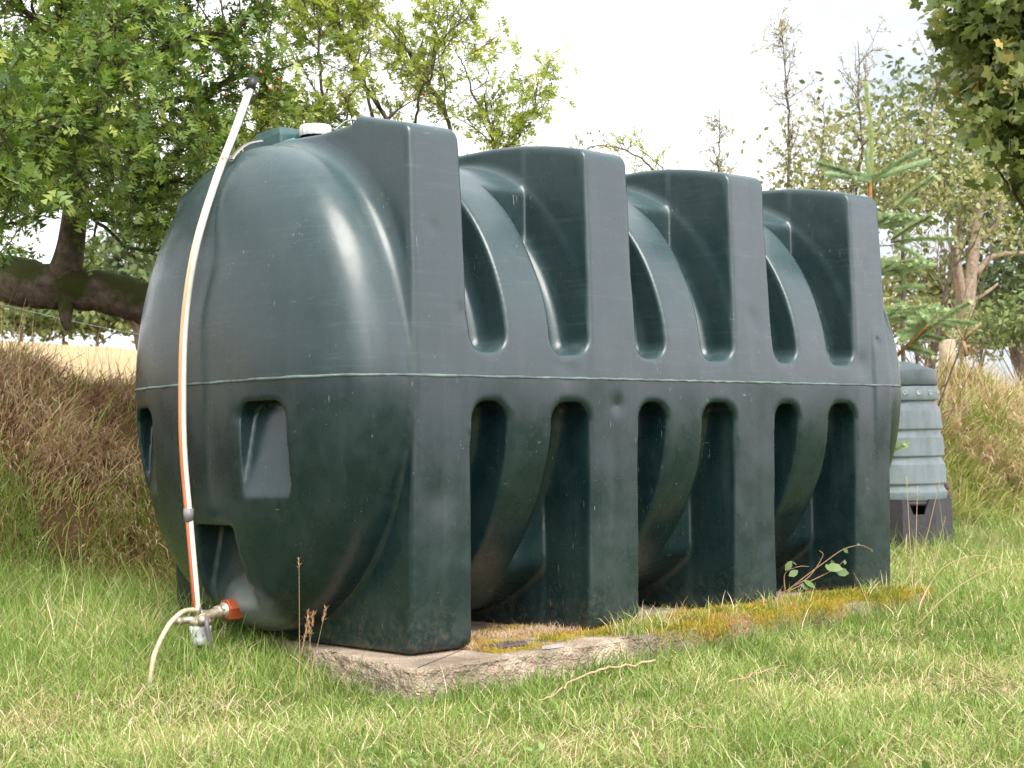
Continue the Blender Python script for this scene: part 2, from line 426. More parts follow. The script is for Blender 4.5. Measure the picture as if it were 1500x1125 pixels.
def surface_nets(F, org, h):
    s = F < 0
    a = np.zeros((F.shape[0]-1, F.shape[1]-1, F.shape[2]-1), np.int8)
    for dx in (0, 1):
        for dy in (0, 1):
            for dz in (0, 1):
                a += s[dx:dx+a.shape[0], dy:dy+a.shape[1], dz:dz+a.shape[2]]
    act = (a > 0) & (a < 8)
    idx = np.argwhere(act)
    vid = np.full(a.shape, -1, np.int32); vid[act] = np.arange(len(idx))
    cor = [(dx, dy, dz) for dx in (0, 1) for dy in (0, 1) for dz in (0, 1)]
    f = {c_: F[idx[:, 0]+c_[0], idx[:, 1]+c_[1], idx[:, 2]+c_[2]] for c_ in cor}
    acc = np.zeros((len(idx), 3)); cnt = np.zeros(len(idx))
    for c_ in cor:
        for ax_ in range(3):
            if c_[ax_] == 0:
                e = list(c_); e[ax_] = 1; e = tuple(e)
                fa, fb = f[c_], f[e]; m_ = (fa < 0) != (fb < 0)
                tt = np.where(m_, fa/(fa-fb+1e-12), 0)
                p_ = np.tile(np.array(c_, float), (len(idx), 1)); p_[:, ax_] = tt
                acc[m_] += p_[m_]; cnt += m_
    V = np.array(org)+h*(idx+acc/cnt[:, None])
    Q = []
    for ax_ in range(3):
        o1, o2 = [(1, 2), (2, 0), (0, 1)][ax_]
        sl0 = [slice(None)]*3; sl1 = [slice(None)]*3
        sl0[ax_] = slice(0, -1); sl1[ax_] = slice(1, None)
        A = s[tuple(sl0)]; B = s[tuple(sl1)]
        e = np.argwhere(A != B)
        e = e[(e[:, o1] > 0) & (e[:, o2] > 0) & (e[:, o1] < F.shape[o1]-1) & (e[:, o2] < F.shape[o2]-1)]
        ins = A[e[:, 0], e[:, 1], e[:, 2]]
        c4 = []
        for d1, d2_ in ((-1, -1), (0, -1), (0, 0), (-1, 0)):
            ee = e.copy(); ee[:, o1] += d1; ee[:, o2] += d2_
            c4.append(vid[ee[:, 0], ee[:, 1], ee[:, 2]])
        q = np.stack(c4, -1); q[~ins] = q[~ins][:, ::-1]
        Q.append(q)
    return V, np.concatenate(Q)
V, Q = surface_nets(F, (ax[0], ay[0], az[0]), H_)
# a few rounds of smoothing (Taubin)
E_ = np.concatenate([Q[:, [0, 1]], Q[:, [1, 2]], Q[:, [2, 3]], Q[:, [3, 0]]])
deg = np.bincount(E_[:, 0], minlength=len(V)) + np.bincount(E_[:, 1], minlength=len(V))
def lap(V):
    o = np.empty_like(V)
    for i in range(3):
        o[:, i] = (np.bincount(E_[:, 0], V[E_[:, 1], i], len(V))+np.bincount(E_[:, 1], V[E_[:, 0], i], len(V)))/np.maximum(deg, 1)
    return o-V
for it in range(3):
    V = V+0.6*lap(V); V = V-0.55*lap(V)
V = V+0.3*lap(V)

pm, t, b = mat('moulded_green_polyethylene'); oc = objco(t)
big = noise(t, oc, 2.2, 5, 0.6); mid = noise(t, oc, 9, 6, 0.65); fine = noise(t, oc, 260, 3, 0.6)
base = ramp(t, [(0.25, (0.0036, 0.0128, 0.0138)), (0.75, (0.0060, 0.0190, 0.0200))], big.outputs['Fac'])
dust = ramp(t, [(0.45, (0, 0, 0)), (0.85, (0.32, 0.32, 0.32))], mid.outputs['Fac'])
# upward surfaces are chalked by weather; sky reflection above the seam is painted in
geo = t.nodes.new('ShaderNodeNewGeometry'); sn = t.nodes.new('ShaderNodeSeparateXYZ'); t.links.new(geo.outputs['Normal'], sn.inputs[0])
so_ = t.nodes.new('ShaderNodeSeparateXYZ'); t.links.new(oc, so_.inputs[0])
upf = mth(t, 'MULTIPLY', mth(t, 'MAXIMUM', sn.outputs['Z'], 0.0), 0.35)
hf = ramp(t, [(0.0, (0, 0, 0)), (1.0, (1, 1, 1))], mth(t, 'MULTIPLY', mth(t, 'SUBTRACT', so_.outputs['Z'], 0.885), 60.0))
chalk_sheen = mth(t, 'ADD', mth(t, 'MULTIPLY', hf.outputs[0], mth(t, 'MULTIPLY', so_.outputs['Z'], 0.10)), upf)
dd = mth(t, 'MINIMUM', mth(t, 'ADD', mth(t, 'MULTIPLY', dust.outputs[0], 0.30), chalk_sheen), 0.8)
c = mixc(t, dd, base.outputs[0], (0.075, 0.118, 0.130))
# pale tide lines, scratches and flecks
mpw = t.nodes.new('ShaderNodeMapping'); mpw.inputs['Scale'].default_value = (0.8, 0.8, 26); t.links.new(oc, mpw.inputs[0])
wl = noise(t, mpw.outputs[0], 1.0, 3, 0.5)
wr = ramp(t, [(0.495, (0, 0, 0)), (0.505, (1, 1, 1)), (0.515, (0, 0, 0))], wl.outputs['Fac'])
c = mixc(t, mth(t, 'MULTIPLY', wr.outputs[0], mth(t, 'MULTIPLY', 0.05, hf.outputs[0])), c, (0.28, 0.32, 0.33))
def scr(rot, sc, thr, msc, lo):
    a = t.nodes.new('ShaderNodeMapping'); a.inputs['Rotation'].default_value = rot; a.inputs['Scale'].default_value = sc
    t.links.new(oc, a.inputs[0])
    n = noise(t, a.outputs[0], 1.0, 2, 0.5); r_ = ramp(t, [(thr, (0, 0, 0)), (thr+0.012, (1, 1, 1))], n.outputs['Fac'])
    k = noise(t, oc, msc, 2); kr = ramp(t, [(lo, (0, 0, 0)), (lo+0.04, (1, 1, 1))], k.outputs['Fac'])
    return mth(t, 'MULTIPLY', r_.outputs[0], kr.outputs[0])
s1 = scr((0.2, 0.15, 0.1), (13, 13, 330), 0.735, 5.0, 0.60)
s2 = scr((1.1, 0.6, 0.4), (300, 260, 18), 0.72, 6.5, 0.60)
s3 = scr((0.5, 0.9, 0), (170, 170, 130), 0.748, 4.0, 0.48)
s4 = scr((0.1, 0.0, 0), (300, 300, 14), 0.70, 3.9, 0.60)
s_ = mth(t, 'MINIMUM', mth(t, 'ADD', mth(t, 'ADD', s1, s2), mth(t, 'ADD', s3, s4)), 1.0)
ms_ = t.nodes.new('ShaderNodeMapping'); ms_.inputs['Scale'].default_value = (13, 13, 0.9); t.links.new(oc, ms_.inputs[0])
stk = ramp(t, [(0.5, (0, 0, 0)), (0.75, (1, 1, 1))], noise(t, ms_.outputs[0], 1.0, 6, 0.7).outputs['Fac'])
c = mixc(t, mth(t, 'MULTIPLY', stk.outputs[0], 0.10), c, (0.10, 0.12, 0.115))
c = mixc(t, mth(t, 'MULTIPLY', s_, 0.5), c, (0.42, 0.45, 0.44))
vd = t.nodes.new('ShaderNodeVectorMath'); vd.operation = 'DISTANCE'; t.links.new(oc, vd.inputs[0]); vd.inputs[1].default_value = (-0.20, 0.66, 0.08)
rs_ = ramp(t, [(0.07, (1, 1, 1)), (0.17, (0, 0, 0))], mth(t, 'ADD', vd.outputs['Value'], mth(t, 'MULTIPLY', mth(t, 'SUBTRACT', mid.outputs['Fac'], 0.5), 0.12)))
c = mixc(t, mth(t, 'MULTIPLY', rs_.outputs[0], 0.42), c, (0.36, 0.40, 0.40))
mud = ramp(t, [(0.47, (0, 0, 0)), (0.62, (1, 1, 1))], noise(t, oc, 38, 6, 0.75).outputs['Fac'])
mz = ramp(t, [(0.0, (1, 1, 1)), (1.0, (0, 0, 0))], mth(t, 'ADD', mth(t, 'MULTIPLY', so_.outputs['Z'], 5.0), mth(t, 'MULTIPLY', mth(t, 'SUBTRACT', mid.outputs['Fac'], 0.5), 1.2)))
c = mixc(t, mth(t, 'MULTIPLY', mth(t, 'MULTIPLY', mud.outputs[0], mz.outputs[0]), 0.35), c, (0.11, 0.085, 0.055))
# green algae film low down
ga = ramp(t, [(0.45, (0, 0, 0)), (0.8, (1, 1, 1))], big.outputs['Fac'])
lowf = ramp(t, [(0.0, (1, 1, 1)), (1.0, (0, 0, 0))], mth(t, 'MULTIPLY', so_.outputs['Z'], 1.1))
c = mixc(t, mth(t, 'MULTIPLY', mth(t, 'MULTIPLY', ga.outputs[0], lowf.outputs[0]), 0.35), c, (0.020, 0.030, 0.014))
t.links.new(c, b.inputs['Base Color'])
rg = ramp(t, [(0.3, (0.21,)*3), (0.7, (0.36,)*3)], mid.outputs['Fac']); t.links.new(rg.outputs[0], b.inputs['Roughness'])
b.inputs['Specular IOR Level'].default_value = 0.5
hh = mth(t, 'ADD', mth(t, 'MULTIPLY', fine.outputs['Fac'], 0.10), mth(t, 'MULTIPLY', noise(t, oc, 26, 3).outputs['Fac'], 0.5))
bump(t, b, hh, 0.11, 0.003)

tank = empty('oil_tank', (LEN/2, YC, 0.0))
tag(tank, 'dark green ribbed plastic oil tank standing on the mossy concrete slab', 'oil tank')
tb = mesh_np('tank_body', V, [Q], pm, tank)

# mould seam round the middle
pe = plain('seam_plastic', (0.075, 0.105, 0.10), 0.5, var=0.6, scale=14)
zi = int(round((ZS-az[0])/H_)); sl = F[:, :, zi]
seam = []
ths = np.linspace(0, 2*np.pi, 900, endpoint=False)
rr = np.arange(0.5, 2.2, 0.004)
for th in ths:
    dxx, dyy = math.cos(th), math.sin(th)
    px_ = LEN/2+rr*dxx; py_ = YC+rr*dyy
    i = ((px_-ax[0])/H_); j = ((py_-ay[0])/H_)
    ok = (i > 0) & (i < len(ax)-2) & (j > 0) & (j < len(ay)-2)
    i0 = np.clip(i.astype(int), 0, len(ax)-2); j0 = np.clip(j.astype(int), 0, len(ay)-2); fi = i-i0; fj = j-j0
    v = sl[i0, j0]*(1-fi)*(1-fj)+sl[i0+1, j0]*fi*(1-fj)+sl[i0, j0+1]*(1-fi)*fj+sl[i0+1, j0+1]*fi*fj
    k = np.argmax((v > 0) | ~ok) if ((v > 0) | ~ok).any() else len(rr)-1
    tt = v[k-1]/(v[k-1]-v[k]+1e-9) if ok[k] else 0
    r_ = rr[k-1]+0.004*np.clip(tt, 0, 1)
    seam.append((LEN/2+r_*dxx, YC+r_*dyy, ZS+0.0008*math.sin(th*61)))
_s = np.array(seam)
for _ in range(3): _s = (np.roll(_s, 1, 0)+_s*2+np.roll(_s, -1, 0))/4
seam = list(_s); seam.append(seam[0])
sb = MB(); sb.tube(np.array(seam), 0.0052+0.0010*vnoise(np.arange(901)*.9, np.zeros(901), .35, 90), 8, cap=False); sb.build('seam', pe, tank)

# filler cap, neck and inspection cover on the low crown of the first frame
white = plain('white_plastic', (0.52, 0.53, 0.52), 0.35, var=0.08)
black = plain('black_plastic', (0.02, 0.02, 0.022), 0.4)
nb = MB(); nb.lathe((0.165, 0.745, 1.74), (0, 0, 1), [(0, 0.045), (0.075, 0.042), (0.076, 0.0)], 32)
neck = nb.build('filler_neck', plain('dark_neck', (0.03, 0.02, 0.03), 0.5), tank)
cb = MB(); 
th = np.linspace(0, 2*np.pi, 96, endpoint=False); rad = 0.056+0.0025*(np.sin(th*16) > 0.2)
rings = [(1.800, 0.97), (1.802, 1.0), (1.833, 1.0), (1.839, 0.94), (1.841, 0.55), (1.841, 0.0)]
Vc = np.concatenate([np.c_[0.165+rad*k*np.cos(th), 0.745+rad*k*np.sin(th), np.full(96, z_)] for z_, k in rings])
i = np.arange(len(rings)-1)[:, None]*96; j = np.arange(96)[None]; k = (j+1) % 96
cb.add(Vc, [np.stack([i+j, i+k, i+96+k, i+96+j], -1).reshape(-1, 4)])
cb.build('filler_cap', white, tank)
lb = MB(); a0 = np.array([0.165, 0.68, 1.845])
lb.tube(catmull([(0.21, 0.69, 1.82), (0.235, 0.65, 1.85), (0.245, 0.60, 1.845), (0.24, 0.57, 1.80), (0.22, 0.56, 1.755)], 8), 0.0035, 6)
lb.build('cap_tether', plain('grey_cord', (0.30, 0.36, 0.33), 0.6), tank)
ib = MB()
zt, zb_ = 1.838, 1.72
Vt = [(0.04, 0.79, zb_), (0.24, 0.79, zb_), (0.24, 1.05, zb_), (0.04, 1.05, zb_),
      (0.045, 0.795, 1.81), (0.235, 0.795, 1.81), (0.235, 1.03, 1.79), (0.045, 1.03, 1.79),
      (0.06, 0.82, zt), (0.22, 0.82, zt), (0.22, 0.96, zt-.004), (0.06, 0.96, zt-.004)]
Fq = [(0, 1, 5, 4), (1, 2, 6, 5), (2, 3, 7, 6), (3, 0, 4, 7), (4, 5, 9, 8), (5, 6, 10, 9), (6, 7, 11, 10), (7, 4, 8, 11), (8, 9, 10, 11)]
ib.add(Vt, [np.array(Fq)]); o = ib.build('inspection_cover', plain('cover_plastic', (0.035, 0.07, 0.075), 0.42), tank, smooth=False)
bv = o.modifiers.new('bevel', 'BEVEL'); bv.width = 0.008; bv.segments = 3
gb_ = MB(); gb_.tube([(0.06, 0.73, 1.775), (0.06, 0.86, 1.772)], 0.006, 8); gb_.build('vent_stub', plain('bright_green', (0.03, 0.22, 0.14), 0.4), tank)

# sight tube up the front of the cap
tp = np.array([(-0.347, 0.118), (-0.347, 0.135), (-0.368, 0.385), (-0.389, 0.617), (-0.394, 0.802), (-0.381, 1.081), (-0.327, 1.341), (-0.247, 1.585), (-0.169, 1.786), (-0.089, 1.979)])
tp[:, 0] -= 0.012*sstep(1.0, 1.3, tp[:, 1])*sstep(1.75, 1.5, tp[:, 1])
path = catmull(np.c_[tp[:, 0], np.full(len(tp), 0.752), tp[:, 1]], 8)
sw = plain('white_tube', (0.50, 0.49, 0.44), 0.35, var=0.12)
m_, t, b = mat('oil_tube'); oc = objco(t); sx = t.nodes.new('ShaderNodeSeparateXYZ'); t.links.new(oc, sx.inputs[0])
rz = ramp(t, [(0.0, (0.22, 0.045, 0.015)), (0.30, (0.34, 0.11, 0.04)), (0.56, (0.44, 0.24, 0.11)), (0.68, (0.52, 0.42, 0.27)), (1.0, (0.50, 0.48, 0.38))], mth(t, 'MULTIPLY', sx.outputs['Z'], 0.55))
t.links.new(rz.outputs[0], b.inputs['Base Color']); b.inputs['Roughness'].default_value = 0.2
ot = m_
_w = sstep(.15, .6, path[:, 2])*(1-sstep(1.05, 1.4, path[:, 2]))
path = CAM+(path-CAM)*(1+0.036*_w/(path[:, 0]-CAM[0]))[:, None]
st = MB(); st.tube(path, 0.0093, 14); st_o = st.build('sight_tube', sw, tank)
p2 = path.copy(); p2[:, 1] += 0.0060; p2[:, 0] -= 0.0100
tb2 = MB(); tb2.tube(p2[:-2], 0.0070, 10); tb2.build('oil_line', ot, st_o)
ec = MB(); d_ = path[-1]-path[-5]; d_ /= np.linalg.norm(d_)
ec.tube([path[-1]-d_*0.045+[-.002, .003, 0], path[-1]+d_*0.004+[-.002, .003, 0]], 0.0155, 16); ec.build('end_cap', black, st_o)
clp = MB(); q = path[np.argmin(abs(path[:, 2]-0.445))]
clp.tube([q+[-.003, .004, -.022], q+[-.003, .004, .022]], 0.0175, 16); clp.build('sleeve', plain('grey_sleeve', (0.16, 0.15, 0.16), 0.5), st_o)
brk = MB(); q = path[np.argmin(abs(path[:, 2]-1.68))]
Vb = []
bp = catmull([q+[0.012, -.006, -.02], q+[0.035, -.01, 0.012], q+[0.075, -.02, 0.045], q+[0.13, -.03, 0.062]], 6)
for k_, p_ in enumerate(bp):
    wv = 0.014-0.008*k_/len(bp)
    Vb += [p_+[0, -wv, -0.003], p_+[0, wv, 0.003], p_+[0, wv, 0.006], p_+[0, -wv, 0.0]]
Vb = np.array(Vb); ii = np.arange(len(bp)-1)[:, None]*4; jj = np.arange(4)[None]; kk_ = (jj+1) % 4
brk.add(Vb, [np.stack([ii+jj, ii+kk_, ii+4+kk_, ii+4+jj], -1).reshape(-1, 4), np.array([[0, 1, 2, 3], [len(Vb)-1, len(Vb)-2, len(Vb)-3, len(Vb)-4]])])
brk.tube([q+[-.018, -.02, -.012], q+[-.02, .02, -.01], q+[.012, .022, -.012], q+[.014, -.02, -.014], q+[-.018, -.02, -.012]], 0.002, 5)
brk.build('tube_bracket', plain('bracket_metal', (0.22, 0.20, 0.18), 0.5, 0.2), st_o)

# outlet coupling, filter head, bowl, lever, hose
brass = plain('dull_brass', (0.40, 0.33, 0.26), 0.42, 0.65, var=0.3, scale=60)
oxide = plain('red_oxide_plastic', (0.24, 0.045, 0.014), 0.5, var=0.2)
fc = np.array([-0.335, 0.757, 0.092])
ob = MB(); ob.lathe((-0.175, 0.757, 0.112), (-1, 0, 0), [(0, 0.040), (0.06, 0.040), (0.063, 0.037), (0.063, 0)], 6); 
oc_ = ob.build('outlet_coupling', oxide, tank, smooth=False)
nb = MB()
nb.lathe((-0.235, 0.757, 0.112), (-1, 0, -0.05), [(0, 0.028), (0.010, 0.028), (0.012, 0.021), (0.020, 0.021), (0.022, 0.017), (0.03, 0.017)], 24)
nb.lathe((-0.25, 0.757, 0.112), (-1, 0, -0.12), [(0, 0.0), (0, 0.023), (0.022, 0.023), (0.022, 0.016), (0.03, 0.014), (0.07, 0.014), (0.07, 0)], 6)
nb.tube(catmull([(-0.262, 0.757, 0.110), (-0.30, 0.757, 0.102), fc+[0, 0, 0.012]], 5), 0.0175, 14)
nb.lathe(fc+[0, 0, -0.022], (0, 0, 1), [(0, 0.0), (0, 0.036), (0.012, 0.038), (0.018, 0.036), (0.022, 0.028), (0.034, 0.017), (0.052, 0.015)], 28)
nb.lathe(fc+[-.012, -.001, 0.018], (0, 0, 1), [(0, 0.0), (0, 0.0165), (0.02, 0.0165), (0.022, 0.013), (0.03, 0.013), (0.03, 0)], 6)
nb.tube([fc+[0, 0, 0.0], fc+[-0.035, 0.030, -0.004], fc+[-0.052, 0.044, -0.006]], 0.0125, 12)
nb.lathe(fc+[-0.048, 0.041, -0.006], (-0.75, 0.66, -.05), [(0, 0), (0, 0.016), (0.014, 0.016), (0.014, 0.009), (0.03, 0.008), (0.03, 0.013), (0.036, 0.013), (0.036, 0)], 6)
nb.tube([fc+[0, 0, 0.0], fc+[-0.02, -0.045, 0.0]], 0.014, 12)
nb.lathe(fc+[-0.018, -0.04, 0.0], (-0.4, -0.9, 0), [(0, 0), (0, 0.0175), (0.012, 0.0175), (0.014, 0.013), (0.020, 0.011), (0.020, 0)], 8)
head = nb.build('fuel_filter', brass, tank)
wb = MB(); wb.lathe(fc+[0, 0, -0.022], (0, 0, -1), [(0, 0.033), (0.006, 0.037), (0.014, 0.037), (0.018, 0.035), (0.045, 0.033), (0.062, 0.029), (0.068, 0.018), (0.069, 0)], 32)
for k_ in range(10):
    a_ = k_*0.628; p_ = fc+[0.034*math.cos(a_), 0.031*math.sin(a_), -0.040]
    wb.box(p_, (0.003, 0.003, 0.018), rot=a_)
wb.build('filter_bowl', white, head)
lv = MB(); lv.tube([fc+[-0.014, -0.060, 0.004], fc+[-0.012, -0.062, -0.03], fc+[0.000, -0.060, -0.075], fc+[0.010, -0.056, -0.125]], [0.008, 0.009, 0.008, 0.006], 10)
lv.build('valve_lever', plain('grey_lever', (0.10, 0.09, 0.10), 0.45), head)
hp = np.array([pt(284, 893, 4.98), pt(268, 896, 4.96), pt(250, 912, 4.93), pt(238, 932, 4.90), pt(229, 952, 4.87), pt(224, 968, 4.845)])
hp = np.vstack([hp, [hp[-1, 0]-.012, hp[-1, 1]+.012, float(ground_z(hp[-1, 0], hp[-1, 1]))-.03]])
hb = MB(); hb.tube(catmull(hp, 8), 0.0078, 12); hb.build('fuel_hose', plain('cream_hose', (0.38, 0.33, 0.22), 0.5, var=0.35), tank)

# ------------------------------------------------------------------ concrete slab
cm, t, b = mat('old_concrete'); oc = objco(t)
n1 = noise(t, oc, 6, 8, 0.65); n2 = noise(t, oc, 45, 6, 0.7); vo = node(t, 'ShaderNodeTexVoronoi'); vo.inputs['Scale'].default_value = 130; t.links.new(oc, vo.inputs['Vector'])
c = ramp(t, [(0.30, (0.22, 0.17, 0.125)), (0.5, (0.44, 0.36, 0.28)), (0.72, (0.66, 0.57, 0.46))], n1.outputs['Fac']).outputs[0]
st_ = ramp(t, [(0.0, (0.8, 0.8, 0.8)), (0.35, (0.45, 0.42, 0.4))], vo.outputs['Distance'])
c = mixc(t, 0.5, c, st_.outputs[0], 'OVERLAY'); c = mixc(t, 0.4, c, n2.outputs['Color'], 'SOFT_LIGHT')
dk = ramp(t, [(0.48, (0, 0, 0)), (0.60, (1, 1, 1))], noise(t, oc, 3.2, 6).outputs['Fac'])
c = mixc(t, mth(t, 'MULTIPLY', dk.outputs[0], 0.6), c, (0.10, 0.085, 0.055))
t.links.new(c, b.inputs['Base Color']); b.inputs['Roughness'].default_value = 0.95; b.inputs['Specular IOR Level'].default_value = 0.15
bump(t, b, mth(t, 'ADD', n2.outputs['Fac'], mth(t, 'MULTIPLY', vo.outputs['Distance'], 0.5)), 1.0, 0.016)
def slab_front(x): return -0.20+0.034*x + 0.010*vnoise(x, x*0, 3.0, 21)+0.008*vnoise(x, x*0, 11.0, 22)
def slab_left(y): return -0.19+0.16*(y+0.2)/0.9*np.clip(1, 0, 1)
_f = np.linspace(-0.13, 2.80, 700); _fr = np.c_[_f, slab_front(_f)]
_l = np.linspace(1.55, slab_front(np.array([-0.13]))[0]+0.05, 240); _le = np.c_[np.minimum(slab_left(_l), 0.1), _l]
_r = np.linspace(_fr[-1, 1]+0.04, 1.55, 90); _ri = np.c_[np.full(90, 2.84), _r]
_b = np.linspace(2.78, 0.12, 90); _bk = np.c_[_b, np.full(90, 1.6)]
_cl = catmull([np.r_[_le[-1], 0], [-0.175, slab_front(np.array([-.17]))[0]+0.012, 0], np.r_[_fr[0], 0]], 6)[1:-1, :2]
O_ = np.vstack([_le, _cl, _fr, _ri, _bk]); nO = len(O_)
T_ = np.roll(O_, -3, 0)-np.roll(O_, 3, 0); T_ /= np.linalg.norm(T_, axis=1)[:, None]
Nr = np.c_[T_[:, 1], -T_[:, 0]]
for _ in range(6): Nr = (np.roll(Nr, 1, 0)+Nr+np.roll(Nr, -1, 0)); Nr /= np.linalg.norm(Nr, axis=1)[:, None]
arc = np.r_[0, np.cumsum(np.linalg.norm(np.diff(O_, axis=0), axis=1))]
slb = MB(); ring = []
prof_ = [(0.036, -0.012), (0.022, -0.0122), (0.013, -0.0125), (0.007, -0.013), (0.003, -0.0155), (0.0, -0.021)]+[(-0.0008*k_, -0.028-0.0085*k_) for k_ in range(13)]+[(-0.012, -0.25)]
for k_, (f, zz) in enumerate(prof_):
    zq = arc*0+zz
    jag = 0.003*vnoise(arc, zq, 12, 30)+0.0045*vnoise(arc, zq*1.4, 38, 31)+0.0028*vnoise(arc, zq, 110, 33)
    chip = -0.020*np.maximum(0, vnoise(arc, arc*0, 6.5, 34)-.35)*np.clip((zz+0.07)/0.05, 0, 1)-0.010*np.maximum(0, vnoise(arc, zq, 21, 35)-.5)
    q = O_-Nr*(f-(jag+chip)*(f < 0.012))[:, None]
    ring.append(np.c_[q, zz+0.35*jag*(f < 0.03)+0.002*vnoise(arc, zq*3, 160, 36)*(f < .03)+(f < .012)*(zz > -.03)*chip*.35])
Vs = np.concatenate(ring+[np.array([[1.35, .7, -0.012]])])
i = np.arange(len(prof_)-1)[:, None]*nO; j = np.arange(nO)[None]; k = (j+1) % nO
jj = np.arange(nO)
slb.add(Vs, [np.stack([i+j, i+nO+j, i+nO+k, i+k], -1).reshape(-1, 4), np.stack([jj, (jj+1) % nO, np.full(nO, len(prof_)*nO)], -1)])
slab = slb.build('concrete_slab', cm, smooth=False)
tag(slab, 'rough weathered concrete slab with mossy edge under the oil tank', 'slab')

# ------------------------------------------------------------------ blades
def blades(name, x, y, z0, h, wd, lean, bend, v, m_, ang=None, dirn=None, parent=None):
    """7-vertex curved blades. lean: start tilt, bend: extra tilt to tip (radians)"""
    n = len(x)
    if dirn is None: dirn = rng.uniform(0, 2*np.pi, n)
    D = np.c_[np.cos(dirn), np.sin(dirn)]
    if ang is None: ang = rng.uniform(0, np.pi, n)
    S = np.c_[np.cos(ang), np.sin(ang), np.zeros(n)]
    P = np.c_[x, y, z0]; pts = [P]
    for k_, f in enumerate((0.38, 0.34, 0.28)):
        a_ = lean+bend*(k_/2.0)
        P = P+(h*f)[:, None]*np.c_[np.sin(a_)[:, None]*D, np.cos(a_)]
        pts.append(P)
    W1 = (wd/2)[:, None]*S
    V = np.stack([pts[0]-W1*0.8, pts[0]+W1*0.8, pts[1]-W1, pts[1]+W1, pts[2]-W1*0.65, pts[2]+W1*0.65, pts[3]], 1)
    b_ = (np.arange(n)*7)[:, None]
    q = np.concatenate([b_+[[0, 1, 3, 2]], b_+[[2, 3, 5, 4]]]); tr = b_+[[4, 5, 6]]
    return mesh_np(name, V.reshape(-1, 3), [q, tr], m_, parent, True, {'v': np.repeat(v, 7)})

def inview(x, y, z, mrg=90):
    d = np.c_[x, y, z]-CAM; dz = d@_fw
    u = 750+FPX*(d@RT)/np.maximum(dz, .01); v = 562.5-FPX*(d@UP)/np.maximum(dz, .01)
    return (dz > 2.5) & (u > -500) & (u < 2350) & (v < 1125+mrg*2.5), dz
def scatter(n, x0, x1, y0, y1, dens_at):
    """reject points outside the visible wedge (with a wide margin) and thin them with distance"""
    x = rng.uniform(x0, x1, n); y = rng.uniform(y0, y1, n)
    z = ground_z(x, y); ok, dz = inview(x, y, z)
    ok &= rng.random(n) < dens_at(dz, x, y)
    return x[ok], y[ok], z[ok], dz[ok]

grass_m = leafmat('grass_blades', [(0.0, (0.09, 0.165, 0.025)), (0.35, (0.20, 0.30, 0.06)), (0.55, (0.36, 0.43, 0.13)), (0.66, (0.46, 0.42, 0.19)), (0.78, (0.62, 0.50, 0.30)), (1.0, (0.82, 0.69, 0.48))], 0.35, 0.5, (1.0, 1.05, 0.7))
onslab = lambda x, y: (x > np.minimum(slab_left(y), .1)-.02) & (x < 2.83) & (y > slab_front(x)-0.012) & (y < 1.6)
def lawn_patch(x, y):
    return 0.5+0.5*np.clip(0.9*vnoise(x, y, 1.7, 51)+0.6*vnoise(x, y, 5.0, 52), -1, 1)
NL = 2000000
x, y, z, dz = scatter(NL, -3.2, 14, -4.5, 4.2, lambda d, x, y: 0.9*np.clip((5.6/d)**1.7, 0.05, 1)*(y < 3.35+0.5*sstep(6, 12, x)))
k_ = ~onslab(x, y); x, y, z, dz = x[k_], y[k_], z[k_], dz[k_]
inside = (x > 0.0) & (x < 3.0) & (y > 1.5); k_ = ~(inside & (x > 0.3) & (x < 2.9)); x, y, z, dz = x[k_], y[k_], z[k_], dz[k_]
pt_ = lawn_patch(x, y); n = len(x)
print('lawn blades', n)
tall = np.exp(-np.clip(slab_front(x)-y, 0, 9)/0.10)*((x > -0.2) & (x < 3.5))
tall = np.maximum(tall, np.exp(-np.hypot(np.clip(x+0.17, -9, 0), 0*x)/0.25)*((x < -0.1) & (y > 0.1)))
left = sstep(0.2, 1.2, y)*sstep(1.6, -0.2, x)
right = sstep(3.2, 4.2, x)*sstep(-1.0, 0.3, y)
h = rng.gamma(4, 0.0118, n)*(0.40+0.75*pt_+0.25*vnoise(x, y, 9, 53)+0.6*tall+0.9*left+0.5*right*rng.random(n)+0.55*np.maximum(0, vnoise(x, y, 2.2, 55)+.1)*rng.random(n)*1.6)*(1+0.12*(dz-5).clip(0, 6))
dry = (0.5+0.5*np.clip(vnoise(x, y, 0.9, 61)*0.8+vnoise(x, y, 3.3, 62)*0.7+vnoise(x, y, 9, 63)*0.4, -1, 1))
v = np.clip(rng.normal(0.34, 0.14, n)+0.26*(dry-0.5)-0.10*tall+0.03*left+0.12*vnoise(x, y, 4.2, 54), 0, 0.64)
straw = rng.random(n) < 0.10+0.42*dry**2*(1-0.6*tall)
v = np.where(straw, rng.uniform(0.66, 1.0, n), v); h = np.where(straw, h*1.1, h)
lean = np.abs(rng.normal(0.30, 0.28, n))+straw*rng.uniform(0, 1.1, n)
go = blades('grass', x, y, z-0.006, h, rng.uniform(0.0014, 0.0034, n)*(dz/5).clip(1, 3)**0.8, lean, rng.uniform(0.1, 1.25, n), v, grass_m)
# low broad-leaved weeds: clover and plantain
x, y, z, dz = scatter(2600, -3.2, 7, -4.5, 3.0, lambda d, x, y: np.clip((5.6/d)**1.2, 0.1, 1)*(vnoise(x, y, 1.3, 66) > .05)*.5)
k_ = ~onslab(x, y); x, y, z = x[k_], y[k_], z[k_]
WEEDS = (x, y, z)
